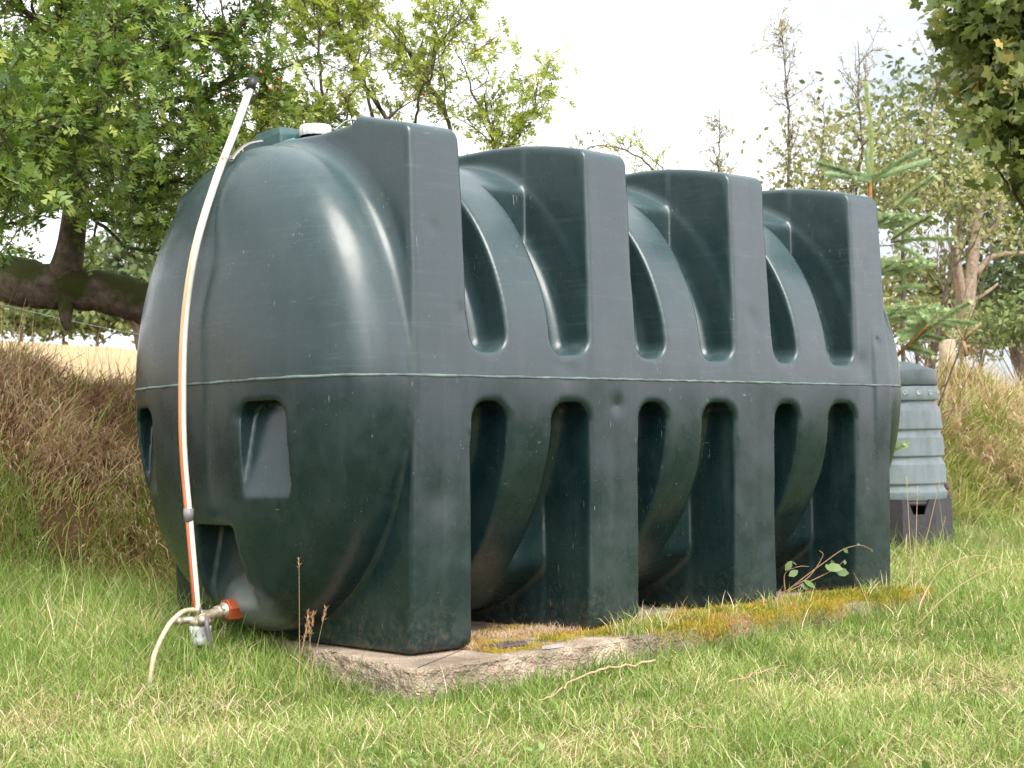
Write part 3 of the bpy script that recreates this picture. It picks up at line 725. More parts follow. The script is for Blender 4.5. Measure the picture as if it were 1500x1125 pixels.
# dead thatch lying flat between the blades
x, y, z, dz = scatter(300000, -3.2, 12, -4.5, 3.4, lambda d, x, y: np.clip((5.6/d)**1.7, 0.05, 1)*(0.25+0.75*np.clip(vnoise(x, y, 0.9, 61)*0.8+vnoise(x, y, 3.3, 62)*0.7+.1, 0, 1)))
k_ = ~onslab(x, y); x, y, z, dz = x[k_], y[k_], z[k_], dz[k_]; n = len(x)
th_ = blades('thatch', x, y, z+rng.uniform(0, .025, n), rng.uniform(.03, .10, n), rng.uniform(.0012, .0024, n)*(dz/5).clip(1, 2.5), rng.normal(1.35, .25, n), rng.normal(.1, .35, n), rng.uniform(.6, 1, n), grass_m)
tag(th_, 'pale dead grass thatch lying flat between the lawn blades', 'dead grass', kind='stuff')
tag(go, 'short green lawn grass mixed with straw blades', 'grass', kind='stuff')

# long dry grass hanging down the bank
dry_m = leafmat('dry_grass', [(0.0, (0.13, 0.065, 0.035)), (0.25, (0.32, 0.185, 0.10)), (0.5, (0.52, 0.36, 0.21)), (0.72, (0.70, 0.56, 0.38)), (0.80, (0.32, 0.31, 0.08)), (1.0, (0.15, 0.23, 0.03))], 0.25, 0.6)
x, y, z, dz = scatter(950000, -3, 24, 2.75, 5.2, lambda d, x, y: np.clip((8.0/d)**1.3, 0.06, 1)*np.clip(.75+.9*vnoise(x, y, 3.7, 78)+.4*vnoise(x, y, 9, 79), .08, 1))
k_ = ~((x > 0.6) & (x < 3.2) & (y < 5.5) & (y > 2.5) & (x+0.0 < 0.9*(y-2.5)+0.9) & False)
n = len(x); print('bank strands', n)
foot = 3.0+0.5*sstep(6, 12, x)
gpatch = np.clip(vnoise(x, y, 1.6, 71)+0.5*vnoise(x, y, 5, 72), -1, 1)
greenp = sstep(0.15, 0.6, gpatch)*0.5+0.10+0.25*sstep(0.15, -0.15, y-foot)+0.18*sstep(5, 9, x)
v = np.clip(rng.normal(0.40, 0.19, n)-0.26*np.clip(vnoise(x, y, 2.4, 73), -1, 1)+.15*sstep(4, 9, x), 0, 0.74)
isg = rng.random(n) < np.clip(greenp, 0, 0.85); v = np.where(isg, rng.uniform(0.8, 1, n), v)
top = sstep(0.85, 1.25, y-foot)
h = rng.gamma(5, 0.034, n)*(1-0.35*top)*(1+.45*vnoise(x, y, 4, 76))*(0.8+0.3*sstep(5, 10, x))
dirn = -np.pi/2+1.9*vnoise(x, y, 2.6, 74)+1.3*vnoise(x, y, 7, 75)+rng.normal(0, .8, n)
lean = rng.uniform(0.15, 1.1, n)*(1-0.5*top)*(1-0.5*isg)
bend = rng.uniform(0.7, 2.1, n)*(1-0.45*top)*(1-0.3*isg)
bo = blades('bank_grass', x, y, z-0.01, h, rng.uniform(0.0026, 0.0058, n)*(dz/7).clip(1, 2.2), lean, bend, v, dry_m, dirn=dirn)
tag(bo, 'long brown withered grass hanging over the earth bank', 'grass', kind='stuff')

# fine seed stems standing on the crest
x, y, z, dz = scatter(9000, -3, 20, 3.7, 5.0, lambda d, x, y: 0.8+0*d)
n = len(x)
so2 = blades('crest_stems', x, y, z, rng.uniform(0.2, 0.5, n), rng.uniform(0.0016, 0.003, n)*(dz/8).clip(1, 2), np.abs(rng.normal(0.1, 0.15, n)), rng.uniform(0, 0.9, n), rng.uniform(0.3, 0.95, n), dry_m)
tag(so2, 'thin upright seed stems on top of the bank', 'grass', kind='stuff')

# moss on the slab edge
moss_m = leafmat('moss_tufts', [(0.0, (0.13, 0.16, 0.015)), (0.3, (0.38, 0.33, 0.03)), (0.5, (0.50, 0.33, 0.05)), (0.68, (0.34, 0.21, 0.10)), (1.0, (0.56, 0.43, 0.29))], 0.3, 0.7)
n0 = 230000
x = rng.uniform(0.22, 2.85, n0); y = slab_front(x)+rng.uniform(-0.045, 0.55, n0)
cov = 0.5+0.5*np.clip(1.2*vnoise(x, y, 4, 81)+0.5*vnoise(x, y, 13, 82), -1, 1)
edge = (y-slab_front(x))
thick = sstep(0.75, 1.15, x)*1.0*np.exp(-((edge-0.10)/0.12)**2)+0.35
k_ = (rng.random(n0) < (cov*1.5+thick-0.85+.3*vnoise(x, y, 21, 86))*np.where(x < 0.9, sstep(0.03, 0.12, edge), 1)*np.where(edge > 0.3, 0.6, 1))
x, y, cov, edge = x[k_], y[k_], cov[k_], edge[k_]; n = len(x)
mh = 0.003+0.040*cov*sstep(0.7, 1.2, x)*np.exp(-((edge-0.10)/0.12)**2)
z = -0.012+mh*rng.random(n)+np.where(edge < 0, edge*1.6*rng.random(n), 0)
v = np.clip(rng.normal(0.36, 0.16, n)+0.35*sstep(0.10, 0.24, edge)+0.45*vnoise(x, y, 5, 83)+.2*vnoise(x, y, 17, 84), 0, 1)
mo = blades('moss', x, y, z, rng.gamma(4, 0.0042, n)*(.7+.5*vnoise(x, y, 9, 85)), rng.uniform(0.0014, 0.0028, n), np.abs(rng.normal(0.5, 0.4, n)), rng.uniform(0, 1.4, n), v, moss_m)
tag(mo, 'yellow green and rusty moss growing on the slab edge', 'moss', kind='stuff')
# grass tufts rooted in the moss
xs_, ys_, hs_ = [], [], []
for (cx_, s_) in ((0.92, 0.05), (1.02, 0.05), (0.86, 0.03), (1.45, 0.04), (1.9, 0.05), (2.55, 0.08), (2.70, 0.06), (2.4, .04), (1.7, .03), (1.2, .04)):
    m0 = int(60+600*s_); xs_.append(rng.normal(cx_, s_, m0)); ys_.append(slab_front(rng.normal(cx_, s_, m0)*0+cx_)+rng.normal(0.05, 0.03, m0)); hs_.append(rng.uniform(0.04, 0.13, m0))
x = np.concatenate(xs_); y = np.concatenate(ys_); h = np.concatenate(hs_); n = len(x)
to = blades('slab_grass', x, y, np.full(n, -0.015), h, rng.uniform(0.002, 0.0036, n), np.abs(rng.normal(0.3, 0.25, n)), rng.uniform(0.2, 1.3, n), np.where(rng.random(n) < 0.3, rng.uniform(0.7, 1, n), rng.uniform(0.1, 0.5, n)), grass_m)
tag(to, 'small green grass tufts growing out of the slab moss', 'grass', kind='stuff')

# ------------------------------------------------------------------ single small things
# slate
sb_ = MB(); c0 = np.array([0.33, -0.055, -0.006])
out = 0.62*np.array([(-.13, .07), (.05, .10), (.15, .02), (.10, -.05), (-.02, -.03), (-.10, -.05)])
Vt = np.vstack([np.c_[out, np.full(6, 0.004)], np.c_[out*0.99, np.full(6, 0.011)]])+c0
Fs = [np.array([[j_, (j_+1) % 6, 6+(j_+1) % 6, 6+j_] for j_ in range(6)])]
sb_.add(Vt, Fs); sb_.F[6] = [np.array([[6, 11, 10, 9, 8, 7]])[:, ::-1], np.array([[0, 5, 4, 3, 2, 1]])]
tag(sb_.build('roof_slate', plain('purple_slate', (0.085, 0.06, 0.085), 0.45, var=0.3, scale=14), smooth=False), 'broken purple roof slate lying on the slab beside the nearest leg', 'slate')
sb_ = MB(); Vt = np.vstack([np.c_[out*[.55, .28]+[.0, 0], np.full(6, 0.001)], np.c_[out*[.55, .28], np.full(6, 0.010)]])+np.array([0.44, -0.165, -0.012])
sb_.add(Vt, Fs); sb_.F[6] = [np.array([[6, 11, 10, 9, 8, 7]])[:, ::-1], np.array([[0, 5, 4, 3, 2, 1]])]
tag(sb_.build('stone_chip', plain('pale_chip', (0.36, 0.31, 0.29), 0.6), smooth=False), 'thin pale stone chip in front of the purple slate', 'stone')

twig_m = plain('dead_stem', (0.36, 0.25, 0.15), 0.8)
def gpt(u, v, dz_=0.03):
    d = _fw+(u-750)/FPX*RT-(v-562.5)/FPX*UP
    tt = np.linspace(3, 30, 3000); Pp = CAM+tt[:, None]*d
    k__ = np.argmax(Pp[:, 2] < ground_z(Pp[:, 0], Pp[:, 1])+dz_)
    return Pp[k__]
def stem(name, uv, r, label, lift=0.05, catn='dead stem'):
    P_ = np.array([gpt(u, v_, lift) for u, v_ in uv]); P_ = catmull(P_, 6); P_ += 0.003*rng.normal(size=P_.shape)
    q = MB(); q.tube(P_, np.linspace(r, r*0.4, len(P_)), 6)
    return tag(q.build(name, twig_m), label, catn)
stem('dead_stem', [(960, 968), (900, 978), (860, 988), (830, 1003), (812, 1018), (790, 1028)], 0.0045, 'long dry stem lying on the lawn in front of the slab')
stem('dead_stem', [(1390, 952), (1450, 990), (1495, 1005)], 0.003, 'pale bent stalk lying on the lawn at the right edge of the photo')
stem('dead_stem', [(1068, 1000), (1110, 985), (1150, 975)], 0.003, 'short pale stalk lying on the lawn below the third leg')
stem('dead_stem', [(1010, 1063), (1035, 1066), (1060, 1067)], 0.003, 'tiny straight dry stalk on the lawn near the bottom edge')

def stalk(base, tipv, r, head, label, bendv=(0, 0, 0), n_=26, catn='grass stalk'):
    base = np.asarray(base, float); tipv = np.asarray(tipv, float)
    P_ = catmull([base, (base+tipv)/2+np.asarray(bendv), tipv], 8)
    root = MB(); root.tube(P_, np.linspace(r, r*0.5, len(P_)), 5)
    if head:
        T_ = P_[-1]-P_[-4]; T_ /= np.linalg.norm(T_)
        for k__ in range(n_):
            s_ = rng.uniform(0, head); c_ = P_[-1]-T_*s_; d_ = T_+0.5*rng.normal(size=3); d_ /= np.linalg.norm(d_)
            e_ = c_+d_*rng.uniform(0.008, 0.02); w_ = np.cross(d_, [0.3, 0.5, 0.8])*0.0022
            m0 = (c_+e_)/2
            root.add([c_, m0+w_, e_, m0-w_], [np.array([[0, 1, 2, 3]])], rng.uniform(0.6, 1))
    return tag(root.build('seed_stalk', straw_m), label, catn)
straw_m = leafmat('seed_stalks', [(0.0, (0.30, 0.24, 0.12)), (0.5, (0.45, 0.33, 0.18)), (0.7, (0.34, 0.17, 0.10)), (1.0, (0.52, 0.38, 0.22))], 0.2, 0.6)
def gb(u, v, d): # a root on the ground under a sighted point
    p_ = pt(u, v, d); p_[2] = ground_z(p_[0], p_[1]); return p_
b0 = pt(438, 945, 4.78); b0[2] = -0.10
stalk(b0, pt(438, 820, 4.78), 0.0010, 0.03, 'tall thin seed stalk rising before the bottom of the tank end', n_=10)
for k__, (u, v_) in enumerate([(446, 905), (455, 900), (464, 893), (452, 915), (478, 888)]):
    b0 = pt(440, 950, 4.72); b0[2] = -0.1
    stalk(b0+0.02*rng.normal(size=3)*[1, 1, 0], pt(u+rng.normal()*6, v_+rng.normal()*6, 4.72), 0.0007, 0.05, 'rusty drooping seed head at the corner of the slab' , n_=30).__setitem__('group', 'rusty seed heads at the slab corner')
rs = [((1328, 700), (1336, 830)), ((1344, 712), (1338, 838)), ((1377, 705), (1335, 845)), ((1385, 758), (1352, 860))]
for k__, ((u, v_), (ub, vb)) in enumerate(rs):
    d_ = 6.9+0.15*k__; b0 = pt(ub, vb, d_); b0[2] = ground_z(b0[0], b0[1])
    stalk(b0, pt(u, v_, d_), 0.0024, 0.06, ['straight upright pale stalk nearest the tank in front of the water butt', 'dark headed stalk before the middle of the water butt', 'leaning straw stalk crossing the right side of the water butt', 'lowest leaning stalk in front of the black butt stand'][k__], n_=14)
P_ = catmull([pt(1340, 925, 6.5), pt(1352, 880, 6.5), pt(1375, 838, 6.5), pt(1410, 818, 6.5), pt(1450, 815, 6.5), pt(1490, 828, 6.5)], 8)
q = MB(); q.tube(P_, np.linspace(0.003, 0.0012, len(P_)), 5); tag(q.build('arching_stalk', straw_m), 'long straw stalk arching over the grass right of the last leg', 'grass stalk')
P_ = catmull([pt(1330, 930, 6.3), pt(1390, 870, 6.3), pt(1450, 835, 6.3), pt(1520, 822, 6.3)], 8)
q = MB(); q.tube(P_, np.linspace(0.003, 0.0012, len(P_)), 5); tag(q.build('arching_stalk', straw_m), 'lower straw stalk arching towards the right edge of the photo', 'grass stalk')

# ------------------------------------------------------------------ leaves
def tri_leaf(pts_half, spine):
    V = [(0, y_, 0) for y_ in spine]; F_ = []
    for sgn in (-1, 1):
        for k__, (x_, y_, z_) in enumerate(pts_half):
            V.append((sgn*x_, y_, z_)); i_ = len(V)-1
            F_.append((k__, i_, k__+1) if sgn > 0 else (k__, k__+1, i_))
    return np.array(V, float), np.array(F_)
HAW = tri_leaf([(0.30, 0.46, .05), (0.42, 0.72, .07), (0.24, 0.98, .03)], [0.12, 0.42, 0.68, 1.0])
HAW[0][[1], 2] = -0.02
def palm():
    V = [(0, 0.30, 0)]; F_ = []
    for a_, l_, wd_ in ((-115, .42, .16), (-58, .66, .2), (0, .75, .22), (58, .66, .2), (115, .42, .16)):
        a_ = R(a_); d_ = np.array([math.sin(a_), math.cos(a_)]); s_ = np.array([d_[1], -d_[0]])
        b_ = len(V); c_ = np.array([0, .30])
        for q_ in (c_+d_*l_*.55-s_*wd_, c_+d_*l_, c_+d_*l_*.55+s_*wd_): V.append((q_[0], q_[1], -.05*np.hypot(*q_)))
        F_ += [(0, b_+1, b_), (0, b_+2, b_+1)]
    return np.array(V, float), np.array(F_)
SYC = palm()
OVAL = (np.array([(0, 0, 0), (0.28, 0.35, .05), (-0.28, 0.35, .05), (0.25, 0.7, .04), (-.25, .7, .04), (0, 1, 0)]), np.array([(0, 1, 2), (2, 1, 3), (2, 3, 4), (4, 3, 5)]))
def put_leaves(mb, tmpl, P, D, Nn, S, v):
    T, F_ = tmpl; D = D/(np.linalg.norm(D, axis=1)[:, None]+1e-9)
    X_ = np.cross(D, Nn); X_ /= np.linalg.norm(X_, axis=1)[:, None]+1e-9; Z_ = np.cross(X_, D)
    V = P[:, None]+S[:, None, None]*(T[None, :, 0, None]*X_[:, None]+T[None, :, 1, None]*D[:, None]+T[None, :, 2, None]*Z_[:, None])
    k__ = len(T); F2 = (np.arange(len(P))*k__)[:, None, None]+F_[None]
    mb.add(V.reshape(-1, 3), [F2.reshape(-1, 3)], np.repeat(v, k__))

def unit(v): return v/(np.linalg.norm(v)+1e-9)
def sprout(wood, leaf, limb, r0, r1, cfg, skip=0.0):
    """limb polyline -> side branches -> twigs -> leaves"""
    limb = catmull(limb, 8); limb = limb+0.012*np.cumsum(rng.normal(size=limb.shape), 0)*cfg.get('wig', .6)
    n_ = len(limb); rad = np.linspace(r0, r1, n_); wood.tube(limb, rad, 9)
    seg = np.linalg.norm(np.diff(limb, axis=0), axis=1).sum()
    nb_ = max(1, int(seg*cfg['side']))
    LP, LD, LT = [], [], []
    for _ in range(nb_):
        f = rng.uniform(skip, 1)**0.9; i_ = min(n_-2, int(f*(n_-1)))
        p_ = limb[i_]; T_ = unit(limb[i_+1]-limb[i_])
        d_ = unit(T_*cfg.get('fwd', .6)+rng.normal(size=3)*cfg.get('spread', .7)+np.array([0, 0, cfg.get('up', .2)]))
        ln = cfg['len']*rng.uniform(.45, 1.1)*(1-.35*f)
        k__ = 7; P_ = [p_]
        for s_ in range(k__):
            d_ = unit(d_+0.17*rng.normal(size=3)+np.array([0, 0, cfg.get('trop', 0.0)])); P_.append(P_[-1]+d_*ln/k__)
        P_ = np.array(P_); br = min(rad[i_]*.6, cfg.get('br', .009)); wood.tube(P_, np.linspace(br, .0018, len(P_)), 5)
        for j_ in range(cfg['twigs']):
            q_ = rng.integers(1, len(P_)); b_ = P_[q_]; T2 = unit(P_[q_]-P_[q_-1])
            dd_ = unit(T2*.5+rng.normal(size=3)*.7+[0, 0, .1]); l2 = cfg['tl']*rng.uniform(.5, 1.2)
            tip = b_+dd_*l2; midp = (b_+tip)/2+rng.normal(size=3)*l2*.08
            wood.tube(np.array([b_, midp, tip]), [.0028, .002, .001], 4, cap=False)
            m0 = cfg['lv']; f2 = rng.uniform(.1, 1.05, m0)[:, None]
            LP.append(b_*(1-f2)+tip*f2+rng.normal(size=(m0, 3))*.006)
            LT.append(np.full(m0, rng.normal(0, .14)))
            LD.append(dd_*.6+rng.normal(size=(m0, 3))*.75+np.array([0, 0, -.15]))
    if LP:
        LP = np.concatenate(LP); LD = np.concatenate(LD); n_ = len(LP)
        Nn = rng.normal(size=(n_, 3))*.55+np.array([0, 0, 1.0])
        put_leaves(leaf, cfg.get('tmpl', HAW), LP, LD, Nn, cfg['ls']*rng.uniform(.4, 1.35, n_), np.clip(rng.normal(cfg.get('tone', .5), .19, n_)+np.concatenate(LT), 0, 1))
    return limb

wl_ = MB(); x, y, z = WEEDS; m0 = 5
Pw = np.repeat(np.c_[x, y, z+.012], m0, 0)+rng.normal(size=(len(x)*m0, 3))*[.014, .014, .006]; nw = len(Pw)
put_leaves(wl_, OVAL, Pw, rng.normal(size=(nw, 3))*[1, 1, .25]+[0, 0, .35], rng.normal(size=(nw, 3))*.3+[0, 0, 1], rng.uniform(.012, .034, nw), rng.uniform(0, 1, nw))
tag(wl_.build('clover', leafmat('clover_leaves', [(0, (.06, .13, .03)), (.6, (.14, .24, .06)), (1, (.26, .36, .11))], .35, .5)), 'small round leaved clover and weeds low in the lawn', 'clover', kind='stuff')
haw_leaf = leafmat('hawthorn_leaves', [(0.0, (0.035, 0.075, 0.015)), (0.4, (0.10, 0.165, 0.032)), (0.75, (0.20, 0.28, 0.06)), (1.0, (0.42, 0.46, 0.13))], 0.36, 0.42, (1.1, 1.15, 0.6))
pale_leaf = leafmat('pale_hawthorn_leaves', [(0.0, (0.16, 0.22, 0.04)), (0.5, (0.32, 0.39, 0.09)), (1.0, (0.55, 0.57, 0.19))], 0.55, 0.45, (1.15, 1.15, 0.6))
haw_bark = bark('mossy_bark', (0.035, 0.026, 0.02), (0.20, 0.155, 0.12), (0.05, 0.055, 0.018), 0.65)
grey_bark = bark('grey_bark', (0.05, 0.04, 0.032), (0.20, 0.16, 0.125), (0.09, 0.10, 0.03), 0.1)
berry_m = plain('red_berries', (0.28, 0.05, 0.015), 0.3)
def berries(points, parent, r=0.008):
    for p_ in points:
        q = MB(); q.lathe(p_-[0, 0, r], (0, 0, 1), [(0, 0), (.35*r, .75*r), (r, r), (1.65*r, .75*r), (2*r, 0)], 7)
        q.build('berry', berry_m, parent)
# --- the leaning hawthorn over the bank
hawt = empty('hawthorn_tree', tuple(pt(430, 575, 8.8)))
tag(hawt, 'dark hawthorn tree leaning over the bank with mossy horizontal trunk left of the tank', 'tree')
wd = MB(); lf = MB()
trunk = catmull([pt(460, 600, 8.9), pt(400, 545, 8.8), pt(320, 492, 8.7), pt(215, 446, 8.6), pt(150, 428, 8.6), pt(60, 418, 8.6), pt(-40, 400, 8.7), pt(-200, 385, 8.9)], 8)
trr = np.interp(np.linspace(0, 1, len(trunk)), [0, .3, .6, .75, 1], [.17, .12, .115, .135, .10])*(1+.06*vnoise(np.arange(len(trunk))*.5, np.zeros(len(trunk)), .5, 77))
wd.tube(trunk+.004*rng.normal(size=trunk.shape), trr, 14)
wd.tube(catmull([pt(98, 425, 8.55), pt(96, 465, 8.5), pt(98, 484, 8.5)], 4), np.linspace(.055, .012, 9), 8)
stemp = [pt(88, 425, 8.6), pt(102, 370, 8.55), pt(110, 310, 8.5), pt(118, 240, 8.4), pt(140, 150, 8.2), pt(170, 60, 8.1), pt(200, -60, 8.0)]
s_ = catmull(stemp, 8); wd.tube(s_, np.linspace(.082, .035, len(s_))*(1+.5*np.exp(-np.linspace(0, 12, len(s_)))), 12)
cfgH = dict(side=11, len=.66, twigs=9, tl=.17, lv=10, ls=.062, tone=.5, trop=-.03, up=.05)
LH = [
 ([pt(118, 240, 8.4), pt(60, 190, 8.0), pt(-20, 150, 7.6), pt(-120, 130, 7.3)], .035),
 ([pt(125, 200, 8.3), pt(190, 180, 8.1), pt(270, 150, 7.9), pt(350, 120, 7.7), pt(410, 110, 7.6)], .032),
 ([pt(140, 150, 8.2), pt(210, 90, 7.9), pt(300, 50, 7.7), pt(400, 20, 7.6)], .03),
 ([pt(150, 120, 8.1), pt(90, 60, 7.7), pt(20, 10, 7.4), pt(-60, -40, 7.2)], .03),
 ([pt(165, 70, 8.1), pt(230, 10, 7.9), pt(330, -40, 7.7)], .025),
 ([pt(112, 290, 8.5), pt(60, 312, 8.3), pt(30, 285, 8.1), pt(5, 240, 7.9), pt(-30, 200, 7.8)], .022),
 ([pt(122, 235, 8.4), pt(180, 245, 8.2), pt(230, 262, 8.1), pt(280, 265, 8.0)], .022),
 ([pt(114, 300, 8.5), pt(170, 325, 8.3), pt(215, 340, 8.2), pt(262, 352, 8.1)], .018),
 ([pt(130, 210, 8.3), pt(100, 200, 7.4), pt(70, 180, 6.6), pt(50, 150, 6.0)], .024),
 ([pt(150, 140, 8.2), pt(170, 100, 7.4), pt(180, 60, 6.6), pt(190, 20, 6.1)], .024),
 ([pt(140, 160, 8.2), pt(220, 200, 7.7), pt(300, 215, 7.3)], .02),
 ([pt(100, 200, 7.4), pt(40, 190, 6.4), pt(-20, 205, 5.6)], .016),
 ([pt(160, 100, 8.1), pt(250, 120, 8.4), pt(340, 190, 8.8), pt(400, 200, 9.0)], .02),
 ([pt(90, 60, 7.7), pt(100, 10, 7.2), pt(90, -40, 7.0)], .02),
 ([pt(165, 70, 8.1), pt(120, 90, 8.5), pt(60, 100, 9.0), pt(0, 60, 9.3)], .02),
]
for pl, r_ in LH: sprout(wd, lf, pl, r_, .006, cfgH, 0.12)
cfgL = dict(cfgH); cfgL.update(side=5, lv=5, twigs=5)
sprout(wd, lf, [pt(60, 312, 8.3), pt(20, 330, 8.1), pt(-30, 300, 8.0)], .012, .004, cfgL)
sprout(wd, lf, [pt(114, 305, 8.5), pt(190, 362, 8.2), pt(240, 360, 8.1)], .012, .004, cfgL, .3)
wd.build('trunk', haw_bark, hawt); lf.build('crown', haw_leaf, hawt)
bpz = [pt(u, v_, 7.3+.2*rng.normal()) for u, v_ in [(121, 93), (124, 96), (298, 101), (303, 103), (365, 95), (382, 106), (408, 115), (330, 140), (352, 157), (266, 115), (140, 61), (417, 163), (395, 130), (405, 127)]]
berries(bpz, hawt)

# --- paler hawthorn behind the tank
haw2 = empty('hawthorn_tree', tuple(pt(640, 560, 9.3)))
tag(haw2, 'pale yellow green hawthorn with red berries showing above the middle of the tank', 'tree')
wd = MB(); lf = MB()
cfgP = dict(side=13, len=.55, twigs=8, tl=.17, lv=8, ls=.052, tone=.5, trop=.03, up=.25)
root = pt(640, 560, 9.3)
wd.tube(catmull([root, pt(655, 420, 9.2), pt(650, 330, 9.1)], 6), np.linspace(.07, .035, 13), 10)
LP2 = [
 ([pt(650, 330, 9.1), pt(600, 220, 8.9), pt(540, 130, 8.7), pt(500, 50, 8.6), pt(480, -40, 8.5)], .03),
 ([pt(650, 330, 9.1), pt(560, 230, 8.8), pt(470, 160, 8.5), pt(400, 140, 8.4)], .03),
 ([pt(650, 330, 9.1), pt(660, 200, 9.0), pt(625, 110, 8.9), pt(580, 40, 8.8), pt(560, -20, 8.8)], .026),
 ([pt(650, 330, 9.1), pt(710, 240, 9.1), pt(735, 200, 9.1), pt(705, 120, 9.0), pt(680, 70, 9.0)], .022),
 ([pt(710, 240, 9.1), pt(745, 205, 9.2), pt(772, 160, 9.2), pt(795, 130, 9.2)], .015),
 ([pt(600, 220, 8.9), pt(620, 130, 8.6), pt(650, 60, 8.5), pt(660, 35, 8.5)], .015),
 ([pt(470, 180, 8.5), pt(470, 90, 8.3), pt(470, 20, 8.2), pt(475, -50, 8.2)], .016),
 ([pt(560, 230, 8.8), pt(510, 100, 8.9), pt(440, 40, 9.0), pt(400, 0, 9.0)], .018),
 ([pt(500, 190, 8.7), pt(430, 200, 8.9), pt(390, 190, 9.0)], .014),
]
for pl, r_ in LP2: sprout(wd, lf, pl, r_*.6, .003, cfgP, .25)
wd.build('trunk', grey_bark, haw2); lf.build('crown', pale_leaf, haw2)
bpz = [pt(u, v_, 8.8) for u, v_ in [(409, 155), (445, 163), (448, 165), (581, 152), (586, 154), (617, 138), (621, 139), (531, 116), (703, 120), (754, 170), (560, 150), (470, 130), (660, 135), (515, 60), (690, 150), (607, 146)]]
berries(bpz, haw2)

# --- spray of twigs above the second and third frames
sp = empty('hawthorn_bush', tuple(pt(930, 420, 10.0)))
tag(sp, 'thin berried hawthorn spray just above the second and third frames', 'bush')
wd = MB(); lf = MB(); cfgS = dict(side=9, len=.22, twigs=4, tl=.09, lv=4, ls=.035, tone=.6, up=.2)
sprout(wd, lf, [pt(1010, 330, 10), pt(960, 240, 10), pt(910, 212, 10), pt(860, 213, 10), pt(825, 214, 10)], .008, .002, cfgS, .3)
sprout(wd, lf, [pt(1020, 340, 10.2), pt(970, 245, 10.2), pt(915, 195, 10.2)], .007, .002, dict(cfgS, side=5), .4)
sprout(wd, lf, [pt(1010, 340, 10.1), pt(985, 270, 10.1), pt(940, 240, 10.1)], .007, .002, cfgS, .4)
wd.tube(np.array([pt(930, 600, 10), pt(1000, 420, 10.1), pt(1015, 330, 10.1)]), [.02, .015, .009], 7)
wd.build('trunk', grey_bark, sp); lf.build('crown', pale_leaf, sp)
berries([pt(u, v_, 9.95) for u, v_ in [(861, 195), (865, 195), (878, 192), (888, 213), (868, 206), (924, 214)]], sp)

# --- saplings against the sky
sap_leaf = leafmat('sapling_leaves', [(0.0, (0.22, 0.23, 0.10)), (0.5, (0.38, 0.36, 0.17)), (1.0, (0.55, 0.47, 0.28))], 0.45, 0.5)  # blown-out sky glare is put into these brightened leaf colours
SAP = [((1052, 165), (1050, 330), 13.0, .016, .20, 'short thin sapling rising just above the third frame'),
       ((1155, 12), (1160, 330), 13.2, .022, .42, 'tallest bare sapling standing alone against the white sky'),
       ((1258, 55), (1250, 330), 13.5, .022, .5, 'leafy sapling directly behind the tip of the spruce'),
       ((1375, 45), (1320, 330), 13.8, .022, .5, 'slanting sapling between the spruce and the dark sycamore'),
       ((1215, 130), (1205, 330), 14.0, .015, .35, 'small sapling left of the spruce tip')]
for (tu, tv), (bu, bv_), d_, r_, ln, lab in SAP:
    base_ = pt(bu, 520, d_); base_[2] = ground_z(base_[0], base_[1])
    o = empty('sapling', tuple(base_)); tag(o, lab, 'sapling')
    wd = MB(); lf = MB()
    sprout(wd, lf, [base_, pt(bu, bv_, d_), pt((bu+tu)/2+6, (bv_+tv)/2, d_), pt(tu, tv, d_)], r_, .003, dict(side=11, len=ln, twigs=4, tl=.14, lv=6, ls=.036, tone=.5, up=.45, fwd=.5, br=.006, wig=.8), .25)
    wd.build('trunk', grey_bark, o); lf.build('crown', sap_leaf, o)

